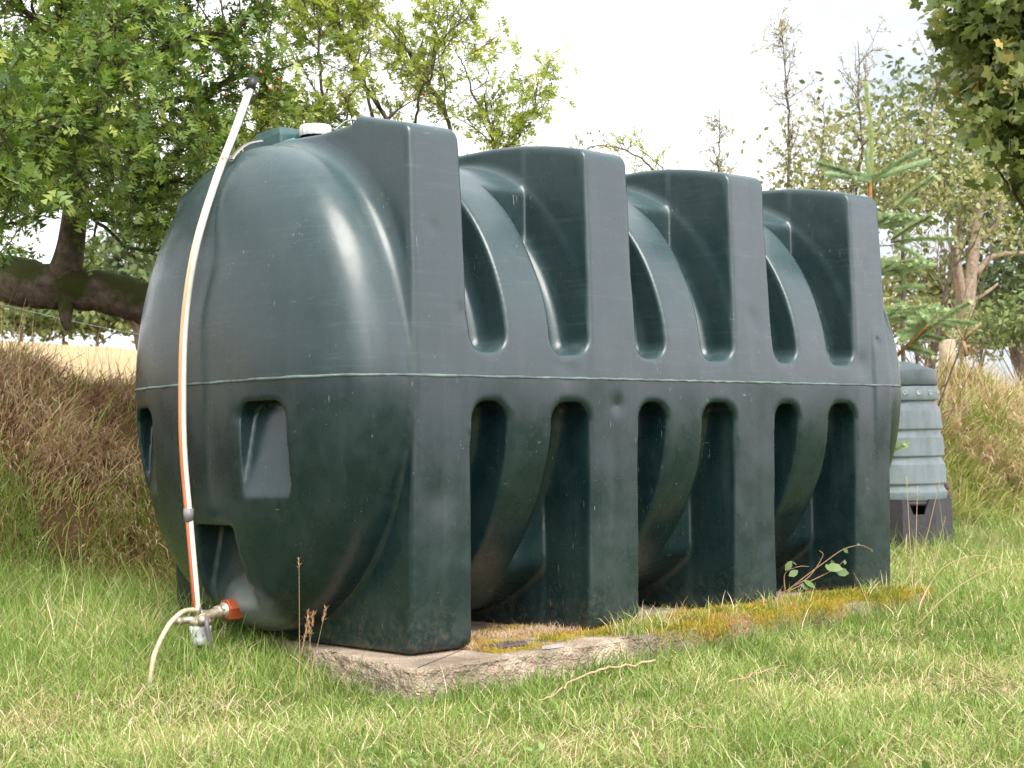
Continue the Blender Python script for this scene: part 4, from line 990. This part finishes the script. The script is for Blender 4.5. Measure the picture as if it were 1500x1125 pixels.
# --- blob-built trees and bushes further off
def clump_tree(name, label, base, crown, n_cl, lv, ls, m_leaf, m_bark, tr=.12, tmpl=OVAL, tone=.5, limbs=7, cat='tree', cl_r=.28, seed=0, group=None, extra=None, shell=.45):
    g_ = np.random.default_rng(seed+100)
    base = np.asarray(base, float); o = empty(name, tuple(base)); tag(o, label, cat, group)
    wd = MB(); lf = MB()
    centers = []
    for (c_, rad) in crown:
        c_ = np.asarray(c_, float); rad = np.asarray(rad, float)
        k__ = int(n_cl*np.prod(rad)**(2/3)/sum(np.prod(np.asarray(r_))**(2/3) for _, r_ in crown))
        u_ = g_.normal(size=(k__, 3)); u_ /= np.linalg.norm(u_, axis=1)[:, None]
        rr_ = g_.uniform(shell**2, 1, k__)**.5*(1+.22*g_.normal(size=k__)*.6)
        centers.append(c_+u_*rr_[:, None]*rad)
    Cc = np.concatenate(centers)
    top = np.mean([c_ for c_, _ in crown], axis=0)
    sp_ = catmull([base, base*.6+top*.4+g_.normal(size=3)*.05*np.linalg.norm(top-base), top], 6)
    wd.tube(sp_, np.linspace(tr, tr*.35, len(sp_)), 10)
    if extra:
        for pl, ra, rb in extra:
            q_ = catmull(pl, 6); wd.tube(q_, np.linspace(ra, rb, len(q_)), 9)
    for k__ in range(min(len(Cc), limbs*6)):
        tgt = Cc[g_.integers(len(Cc))]; st__ = sp_[g_.integers(len(sp_)//3, len(sp_))]
        md = (st__+tgt)/2+g_.normal(size=3)*.08*np.linalg.norm(tgt-st__)
        q_ = catmull([st__, md, tgt], 4); a_ = tr*(.3 if k__ < limbs else .12)
        wd.tube(q_, np.linspace(a_, a_*.2, len(q_)), 6, cap=False)
    n_ = len(Cc)*lv; ci = np.repeat(np.arange(len(Cc)), lv)
    sz = g_.uniform(.5, 1.3, len(Cc))*cl_r
    P_ = Cc[ci]+g_.normal(size=(n_, 3))*(sz[ci])[:, None]*[.6, .6, .42]
    D_ = g_.normal(size=(n_, 3))+[0, 0, -.3]; Nn = g_.normal(size=(n_, 3))*.7+[0, 0, 1]
    vv = np.clip(tone+g_.normal(size=len(Cc))[ci]*.16+g_.normal(size=n_)*.14, 0, 1)
    put_leaves(lf, tmpl, P_, D_, Nn, ls*g_.uniform(.6, 1.3, n_), vv)
    wd.build('trunk', m_bark, o); lf.build('crown', m_leaf, o)
    return o
def gat(u, d):   # ground point under pixel column u at distance d
    p_ = pt(u, 600, d); p_[2] = ground_z(p_[0], p_[1])-.05; return p_

syc_leaf = leafmat('sycamore_leaves', [(0.0, (0.08, 0.12, 0.04)), (0.5, (0.19, 0.24, 0.085)), (0.85, (0.32, 0.34, 0.12)), (1.0, (0.55, 0.43, 0.17))], 0.35, 0.38, (1.1, 1.1, .6))
olive_leaf = leafmat('olive_leaves', [(0.0, (0.13, 0.15, 0.05)), (0.5, (0.26, 0.28, 0.10)), (1.0, (0.45, 0.43, 0.19))], 0.4, 0.5)
dark_leaf = leafmat('dark_leaves', [(0.0, (0.05, 0.08, 0.035)), (0.5, (0.11, 0.16, 0.06)), (1.0, (0.22, 0.26, 0.10))], 0.3, 0.5)
far_leaf = leafmat('far_leaves', [(0.0, (0.07, 0.11, 0.035)), (0.5, (0.16, 0.21, 0.07)), (1.0, (0.30, 0.34, 0.13))], 0.35, 0.6)

# sycamore overhanging from the right
clump_tree('sycamore_tree', 'dark sycamore crown overhanging from the upper right corner', gat(1800, 9.5),
           [(pt(1580, 50, 9.3), (.75, .75, .85)), (pt(1512, 190, 9.0), (.32, .32, .28)), (pt(1482, 105, 9.0), (.25, .25, .38)), (pt(1640, 200, 9.3), (.7, .7, .6)), (pt(1430, 15, 9.0), (.22, .22, .16)), (pt(1505, -20, 9.2), (.5, .5, .3))],
           900, 13, .088, syc_leaf, grey_bark, tr=.2, tmpl=SYC, tone=.5, cl_r=.14, seed=2, shell=.3)
# airy hedge under the saplings
clump_tree('hedge_shrub', 'airy olive shrub behind the fourth frame and the spruce tip', gat(1230, 13.5),
           [(pt(1250, 235, 13.4), (.85, .7, .42)), (pt(1190, 270, 13.4), (.6, .5, .25)), (pt(1330, 200, 13.6), (.45, .45, .40))], 170, 16, .05, olive_leaf, grey_bark, tr=.03, tone=.5, cl_r=.2, seed=3, cat='shrub', limbs=4)
clump_tree('hedge_shrub', 'olive thorn shrub right of the spruce below the sycamore', gat(1400, 13.0),
           [(pt(1400, 250, 13.0), (.6, .5, .25)), (pt(1440, 300, 12.9), (.45, .4, .18)), (pt(1350, 290, 13.2), (.5, .4, .35)), (pt(1460, 345, 12.8), (.3, .3, .1))], 120, 15, .05, olive_leaf, grey_bark, tr=.03, tone=.55, cl_r=.17, seed=4, cat='shrub', limbs=3)
# ash with pale forked trunk
bA = gat(1418, 24)
clump_tree('ash_tree', 'tree with pale forked trunk standing beyond the fence on the right', bA,
           [(pt(1400, 190, 24), (2.2, 2.0, 1.0)), (pt(1480, 260, 25), (1.8, 1.6, .8)), (pt(1340, 270, 24), (1.2, 1.0, .7))], 260, 18, .12, dark_leaf, bark('pale_bark', (.16, .12, .09), (.40, .32, .25), mossamt=0), tr=.06, seed=5, cl_r=.4,
           extra=[([pt(1418, 520, 24), pt(1420, 430, 24), pt(1428, 360, 24), pt(1435, 300, 24), pt(1455, 250, 24)], .12, .05),
                  ([pt(1415, 450, 24), pt(1405, 390, 24), pt(1398, 330, 24)], .06, .03), ([pt(1430, 400, 24), pt(1455, 375, 24), pt(1500, 370, 24)], .055, .03),
                  ([pt(1438, 350, 24), pt(1462, 325, 24), pt(1470, 280, 24)], .05, .03), ([pt(1425, 440, 24), pt(1450, 425, 24), pt(1462, 415, 24)], .035, .015)])
clump_tree('dark_tree', 'dark dense tree at the right edge behind the ash trunk', gat(1520, 30),
           [(pt(1530, 330, 30), (1.9, 1.9, 2.0)), (pt(1480, 420, 29), (.8, .8, .6))], 280, 18, .16, dark_leaf, grey_bark, tr=.2, seed=6, cl_r=.45, tone=.3)
clump_tree('dark_tree', 'dim rounded tree behind the spruce and right of the last frame', gat(1360, 32),
           [(pt(1350, 420, 32), (1.3, 1.2, .7)), (pt(1440, 460, 31), (1.2, 1.1, .35))], 150, 18, .16, olive_leaf, grey_bark, tr=.15, seed=7, cl_r=.4, tone=.35)
for k__, (u, v_, d_, r_, lab) in enumerate([(1480, 470, 17.5, .45, 'round green bush at the right edge behind the wire fence'), (1440, 488, 19, .5, 'low olive bush between the fence post and the right edge'), (1345, 470, 18, .5, 'low bush hidden behind the spruce boughs')]):
    clump_tree('bush', lab, gat(u, d_), [(pt(u, v_, d_), (r_, r_*.8, r_*.55))], 60, 16, .07, olive_leaf if k__ else far_leaf, grey_bark, tr=.03, seed=20+k__, cat='bush', cl_r=.18)

# far side of the wheat field, left
FT = [(-45, 410, 46, 1.9, .8, 'leftmost pale bushy tree beyond the wheat field'), (30, 444, 52, 1.7, .75, 'rounded light green tree left of the hawthorn stem beyond the field'), (92, 454, 54, 1.3, .6, 'small far tree seen just under the mossy trunk'), (145, 450, 50, 1.3, .7, 'far tree right of the hawthorn stem under the trunk')]
for k__, (u, v_, d_, r_, fl, lab) in enumerate(FT):
    clump_tree('field_tree', lab, gat(u, d_), [(pt(u, v_, d_), (r_*1.15, r_, r_*fl*.8)), (pt(u+25, v_+14, d_), (r_*.8, r_*.7, r_*.4)), (pt(u-25, v_+16, d_), (r_*.7, r_*.7, r_*.4))], 170, 14, .22, far_leaf, grey_bark, tr=.09, seed=30+k__, cl_r=.34, tone=.5, limbs=3)
clump_tree('field_tree', 'tall dark tree beyond the field showing beside the left edge of the tank', gat(215, 40),
           [(pt(200, 390, 40), (1.5, 1.4, 1.0)), (pt(240, 300, 41), (1.6, 1.5, 1.2)), (pt(150, 380, 41), (.8, .8, .5)), (pt(215, 440, 40), (1.2, 1.1, .5))], 300, 18, .2, dark_leaf, grey_bark, tr=.2, seed=41, cl_r=.42, tone=.45)
clump_tree('field_tree', 'far tree hidden low behind the left end of the tank', gat(290, 44), [(pt(290, 420, 44), (1.7, 1.5, 1.3))], 120, 14, .24, dark_leaf, grey_bark, tr=.15, seed=42, cl_r=.4)

# --- young spruce
spr = empty('spruce_tree', (0, 0, 0)); d0 = 8.4
spbase = pt(1275, 700, d0); spbase[2] = ground_z(spbase[0], spbase[1]); spr.location = spbase
tag(spr, 'young blue green spruce with upright leader behind the last frame', 'tree')
wd = MB(); nd = MB()
def shoot(P_, r=.022, dens=420, tone=.5):
    P_ = catmull(P_, 5); wd.tube(P_, np.linspace(.005, .003, len(P_)), 6)
    sg = np.linalg.norm(np.diff(P_, axis=0), axis=1); ln = sg.sum(); n_ = int(ln*dens*3.2)
    f = rng.uniform(0.02, 1, n_)*(len(P_)-1); i_ = np.minimum(f.astype(int), len(P_)-2); fr = (f-i_)[:, None]
    C_ = P_[i_]*(1-fr)+P_[i_+1]*fr; T_ = P_[i_+1]-P_[i_]; T_ /= np.linalg.norm(T_, axis=1)[:, None]
    q_ = rng.normal(size=(n_, 3)); q_ -= T_*(q_*T_).sum(1)[:, None]; q_ /= np.linalg.norm(q_, axis=1)[:, None]
    D_ = unit3(q_+T_*.85); tip = C_+D_*(1.45*r*rng.uniform(.8, 1.2, n_))[:, None]; s__ = np.cross(D_, T_); s__ /= np.linalg.norm(s__, axis=1)[:, None]
    V_ = np.stack([C_-s__*.0032, C_+s__*.0032, tip], 1).reshape(-1, 3)
    nd.add(V_, [np.arange(n_*3).reshape(-1, 3)], np.repeat(np.clip(rng.normal(tone, .15, n_), 0, 1), 3))
def unit3(a): return a/(np.linalg.norm(a, axis=1)[:, None]+1e-9)
wd.tube(catmull([spbase, pt(1276, 450, d0), pt(1274, 262, d0)], 6), np.linspace(.035, .011, 13), 8)
shoot([pt(1274, 262, d0), pt(1276, 200, d0), pt(1268, 123, d0)], .020, 900, .75)
for tu, tv, dd_ in [(1197, 239, -.1), (1213, 256, .2), (1257, 258, -.25), (1272, 222, .2), (1350, 219, -.15), (1358, 237, .2)]:
    o_ = pt(1274, 264, d0); tp_ = pt(tu, tv, d0+dd_); shoot([o_, (o_+tp_)/2+[0, 0, .005], tp_], .022, 900, .35)
whorls = [(330, 4), (410, 5), (500, 6), (590, 6)]
bsh = [((1308, 308), (1368, 258), -.3), ((1308, 300), (1345, 295), .0), ((1305, 300), (1345, 328), -.2), ((1305, 352), (1365, 316), -.35), ((1305, 355), (1398, 350), -.3), ((1310, 360), (1350, 378), .0),
       ((1305, 340), (1330, 345), .1), ((1300, 400), (1340, 385), .1), ((1305, 425), (1350, 420), .1), ((1305, 440), (1330, 450), 0), ((1300, 380), (1325, 410), -.1),
       ((1330, 505), (1420, 443), -.4), ((1350, 480), (1330, 478), -.3), ((1362, 472), (1395, 480), -.3), ((1362, 472), (1428, 475), -.25), ((1340, 492), (1318, 488), -.3), ((1340, 492), (1380, 498), -.2), ((1335, 500), (1350, 515), -.2), ((1358, 475), (1355, 460), -.4), ((1358, 475), (1335, 468), -.4), ((1345, 488), (1320, 500), -.4), ((1325, 510), (1365, 520), -.3)]
for (bu, bv_), (tu, tv), dd_ in bsh:
    o_ = pt(bu, bv_, d0+dd_*.4); tp_ = pt(tu, tv, d0+dd_); shoot([o_, (o_+tp_)/2+[0, 0, .01], tp_], .021, 850, .5)
wd.tube(catmull([pt(1275, 560, d0), pt(1320, 515, d0-.2), pt(1360, 475, d0-.3)], 5), np.linspace(.012, .006, 11), 6)
for lv_ in (330, 400, 470):
    for k__ in range(7):
        a_ = k__*.9+lv_; c_ = pt(1275, lv_, d0); ln = .16+.0011*(lv_-262)
        dv = np.array([math.cos(a_), math.sin(a_), .12]); e_ = c_+dv*ln
        shoot([c_, c_+dv*ln*.5+[0, 0, -.01], e_], .021, 600, .4)
        for s__ in (.45, .7):
            for sg in (-1, 1):
                b_ = c_+dv*ln*s__; sd_ = np.array([math.cos(a_+sg*.9), math.sin(a_+sg*.9), .05]); shoot([b_, b_+sd_*ln*.25, b_+sd_*ln*.45], .020, 600, .5)
for lv_ in (540, 600, 660):
    for k__ in range(8):
        a_ = k__*.785+lv_; c_ = pt(1275, lv_, d0); dv = np.array([math.cos(a_), math.sin(a_), .08]); sd0 = float(dv@RT)
        ln = .50 if sd0 < -.1 else min(.5, .09/max(.05, sd0))
        shoot([c_, c_+dv*ln*.5+[0, 0, -.015], c_+dv*ln], .021, 600, .4)
        if ln > .3:
            for s__ in (.4, .65):
                for sg in (-1, 1):
                    b_ = c_+dv*ln*s__; sd_ = np.array([math.cos(a_+sg*.7), math.sin(a_+sg*.7), .05])
                    if (sd_@RT)*ln*.4+(dv@RT)*ln*s__ < .08: shoot([b_, b_+sd_*ln*.2, b_+sd_*ln*.4], .020, 600, .5)
spr_leaf = leafmat('spruce_needles', [(0.0, (0.20, 0.32, 0.19)), (0.5, (0.42, 0.54, 0.28)), (1.0, (0.70, 0.72, 0.36))], 0.4, 0.5)
wd.build('trunk', plain('spruce_bark', (.28, .13, .05), .8), spr); nd.build('needles', spr_leaf, spr)

# ------------------------------------------------------------------ fence beyond the bank
galv = plain('galvanised_wire', (0.36, 0.38, 0.42), 0.45, 0.6)
postm = plain('weathered_post', (0.34, 0.26, 0.18), 0.9, var=.4, scale=12)
FY = 5.15
fen = empty('wire_fence', (6.0, FY, float(ground_z(6.0, FY))))
tag(fen, 'sagging barbed wire and netting fence along the top of the bank', 'fence')
fx = np.arange(-4, 34, .25); fz = ground_z(fx, np.full_like(fx, FY)); fz = np.convolve(np.pad(fz, 6, 'edge'), np.ones(13)/13, 'valid')
def wire(hgt, barb=False, name='wire'):
    q = MB(); P_ = np.c_[fx, np.full_like(fx, FY), fz+hgt+.012*np.sin(fx*1.7+hgt*9)]
    q.tube(P_, .0016 if not barb else .002, 5)
    if barb:
        for xb in np.arange(-3.5, 33, .11):
            zb = np.interp(xb, fx, P_[:, 2]); q.tube([(xb-.006, FY-.012, zb-.012), (xb+.004, FY+.012, zb+.012)], .001, 3, cap=False); q.tube([(xb+.006, FY-.01, zb+.012), (xb-.004, FY+.01, zb-.012)], .001, 3, cap=False)
    return q.build('barbed_wire' if barb else 'plain_wire', galv, fen)
zref = float(np.interp(1.2, fx, fz))
wire(.80, True); wire(.62, False); 
q = MB()
for hgt in (.10, .22, .36): q.tube(np.c_[fx, np.full_like(fx, FY), fz+hgt+.01*np.sin(fx*2.3+hgt*20)], .0013, 4)
for xb in np.arange(-3.5, 33, .21):
    zb = np.interp(xb, fx, fz); q.tube(np.array([(xb, FY, zb-.02), (xb+.012*math.sin(xb*7), FY, zb+.16), (xb, FY, zb+.38)]), .0012, 4, cap=False)
q.build('netting', galv, fen)
px_ = CAM+(FY-CAM[1])/(pt(1395, 490, 1)-CAM)[1]*(pt(1395, 490, 1)-CAM)
for k__, xx in enumerate([-2.2, px_[0], px_[0]+6.5]):
    zz = float(np.interp(xx, fx, fz)); q = MB()
    q.lathe((xx, FY+.07, zz-.3), (0.01, 0, 1), [(0, .10), (.3, .095), (.6, .09), (.93, .088), (.95, .08), (.955, 0)], 14)
    q.build('post', postm, fen)
# broken stick at the post
q = MB(); q.tube([pt(1408, 520, 12.5), pt(1404, 480, 12.5), pt(1412, 498, 12.4), pt(1436, 474, 12.3)], [.018, .014, .012, .009], 6)
q = MB(); q.tube([pt(1416, 522, 12.5), pt(1411, 498, 12.5)], [.02, .014], 7); q.tube([pt(1411, 500, 12.5), pt(1437, 473, 12.4)], [.012, .008], 6); q.tube([pt(1412, 500, 12.5), pt(1403, 482, 12.5)], [.011, .007], 6)
tag(q.build('broken_stick', plain('orange_wood', (.30, .17, .09), .7)), 'broken orange brown forked stick beside the fence post', 'stick')

# ------------------------------------------------------------------ water butt on its stand
bdir = pt(1330, 700, 10.6); bc = np.array([bdir[0], bdir[1], ground_z(bdir[0], bdir[1])])
gz = bc[2]
bm, t, b = mat('grey_green_butt'); oc = objco(t); n = noise(t, oc, 8, 6)
r_ = ramp(t, [(0.3, (0.19, 0.235, 0.255)), (0.7, (0.26, 0.31, 0.335))], n.outputs['Fac']); mb_ = t.nodes.new('ShaderNodeMapping'); mb_.inputs['Scale'].default_value = (22, 22, 1.6); t.links.new(oc, mb_.inputs[0])
st3 = ramp(t, [(0.48, (0, 0, 0)), (0.75, (1, 1, 1))], noise(t, mb_.outputs[0], 1.0, 6, .7).outputs['Fac'])
gr3 = ramp(t, [(0.5, (0, 0, 0)), (0.72, (1, 1, 1))], noise(t, oc, 14, 7, .7).outputs['Fac'])
cb_ = mixc(t, mth(t, 'MULTIPLY', st3.outputs[0], 0.35), r_.outputs[0], (0.10, 0.12, 0.10)); cb_ = mixc(t, mth(t, 'MULTIPLY', gr3.outputs[0], 0.3), cb_, (0.12, 0.13, 0.08))
t.links.new(cb_, b.inputs['Base Color']); b.inputs['Roughness'].default_value = .5
bump(t, b, noise(t, oc, 160, 3).outputs['Fac'], .12, .003)
stud_m = plain('pale_stud', (.45, .5, .5), .4)
butt = empty('water_butt', tuple(bc+[0, 0, .335])); tag(butt, 'grey green ribbed plastic water butt behind the far end of the tank', 'water butt')
SC = 10.6/2286.5
Hs = (830-752)*SC; Hb = (752-592)*SC; zb0 = gz+Hs
prof = [(0, 0), (0, .245), (.01, .252)]
rb_ = lambda f: .258-.032*f
zz = 0.01
def band(a, b_): return [(a-.006, rb_(a/Hb)), (a, rb_(a/Hb)), (a+.003, rb_(a/Hb)-.004), (a+.022, rb_(a/Hb)-.016), (a+.026, rb_(a/Hb)-.018), (b_-.010, rb_(b_/Hb)-.020), (b_-.007, rb_(b_/Hb)-.019), (b_-.002, rb_(b_/Hb)-.002), (b_+.002, rb_(b_/Hb)), (b_+.008, rb_(b_/Hb))]
prof += band(.06, .115)+band(.245, .30)+band(.425, .48)+[(.595, .228), (.605, .226), (.625, .216), (.66, .195), (.675, .193)]
q = MB(); q.lathe((bc[0], bc[1], zb0), (0, 0, 1), prof, 56); body = q.build('butt_body', bm, butt)
q = MB(); q.lathe((bc[0], bc[1], zb0+.672), (0, 0, 1), [(0, .193), (.0, .215), (.006, .219), (.092, .213), (.096, .205)], 56)
col_ = q.build('collar', bm, butt)
for a_ in np.arange(-3.0, 1.2, .42):
    q = MB(); c_ = np.array([bc[0]+.216*math.cos(a_), bc[1]+.216*math.sin(a_), zb0+.722]); q.lathe(c_, (math.cos(a_), math.sin(a_), 0), [(0, .016), (.006, .016), (.006, .010), (.002, .010), (.002, 0)], 14)
    q.build('stud', stud_m, col_)
q = MB(); q.lathe((bc[0], bc[1], zb0+.774), (0, 0, 1), [(0, .19), (0, .209), (.006, .213), (.095, .203), (.106, .197), (.112, .184), (.165, .03), (.168, 0)], 56)
q.build('lid', plain('dark_lid', (0.12, 0.155, 0.165), .45, var=.12), butt)
# stand with a cut-out
dk = plain('dark_grey_stand', (.045, .043, .05), .5)
stn = empty('butt_stand', (bc[0], bc[1], gz)); tag(stn, 'black plastic stand with notched rim under the water butt', 'stand')
q = MB(); n_ = 8
angs = [R(22.5+45*k__+YAW*57.3) for k__ in range(8)]
for k__ in range(8):
    a0, a1 = angs[k__], angs[(k__+1) % 8]
    p0 = np.array([math.cos(a0), math.sin(a0)]); p1 = np.array([math.cos(a1), math.sin(a1)])
    lows, tops = .288, .284
    z0, z1 = gz-.04, gz+Hs+.012
    nn = np.linspace(0, 1, 7)
    Vv = []
    for f in nn:
        pp = p0*(1-f)+p1*f
        zt_ = z1-(.10*(f > .3)*(f < .8) if k__ % 2 else 0)
        Vv += [(*(bc[:2]+pp*lows), z0), (*(bc[:2]+pp*tops), zt_), (*(bc[:2]+pp*(tops-.02)), zt_), (*(bc[:2]+pp*(lows-.02)), z0)]
    i_ = np.arange(6)[:, None]*4; j_ = np.arange(4)[None]; kk_ = (j_+1) % 4
    q.add(np.array(Vv), [np.stack([i_+j_, i_+kk_, i_+4+kk_, i_+4+j_], -1).reshape(-1, 4)])
o = q.build('stand_body', dk, stn, smooth=False)
q = MB(); q.lathe((bc[0], bc[1], gz+Hs-.03), (0, 0, 1), [(0, .0), (0, .25), (.028, .25), (.028, 0)], 24); q.build('stand_deck', dk, stn)

# ------------------------------------------------------------------ bramble between the last two legs
br = empty('bramble', (2.30, 0.02, -0.01)); tag(br, 'small bramble shoot with a few leaves between the third and fourth legs', 'bramble')
wd = MB(); lf = MB(); dB = 6.35
o_ = pt(1150, 868, dB)
cs = [[(1150, 868), (1175, 848), (1210, 822), (1235, 805), (1260, 799), (1278, 806)], [(1150, 868), (1190, 850), (1220, 835), (1238, 820)], [(1160, 860), (1185, 845), (1205, 815), (1200, 806)], [(1150, 868), (1150, 840), (1170, 830), (1185, 830)]]
for cpts in cs:
    P_ = catmull([pt(u, v_, dB) for u, v_ in cpts], 5); wd.tube(P_, np.linspace(.0032, .0012, len(P_)), 5)
Lp = [(1208, 832, .075), (1222, 838, .065), (1176, 852, .06), (1150, 838, .05), (1155, 846, .05), (1168, 868, .055), (1235, 805, .03), (1255, 800, .02), (1276, 806, .02), (1238, 822, .025), (1218, 822, .03), (1160, 825, .03), (1172, 858, .05), (1210, 828, .04)]
Pp = np.array([pt(u, v_-2, dB-.02) for u, v_, _ in Lp]); nL = len(Lp)
put_leaves(lf, OVAL, Pp, rng.normal(size=(nL, 3))*.5+RT*.6+[0, 0, -.3], rng.normal(size=(nL, 3))*.4+np.array([-.5, -.6, .6]), np.array([s_ for _, _, s_ in Lp]), rng.uniform(.3, .8, nL))
wd.build('stems', plain('bramble_stem', (.22, .13, .07), .6), br)
lf.build('leaves', leafmat('bramble_leaves', [(0, (.05, .09, .03)), (.6, (.12, .18, .06)), (1, (.22, .28, .08))], .3, .4), br)
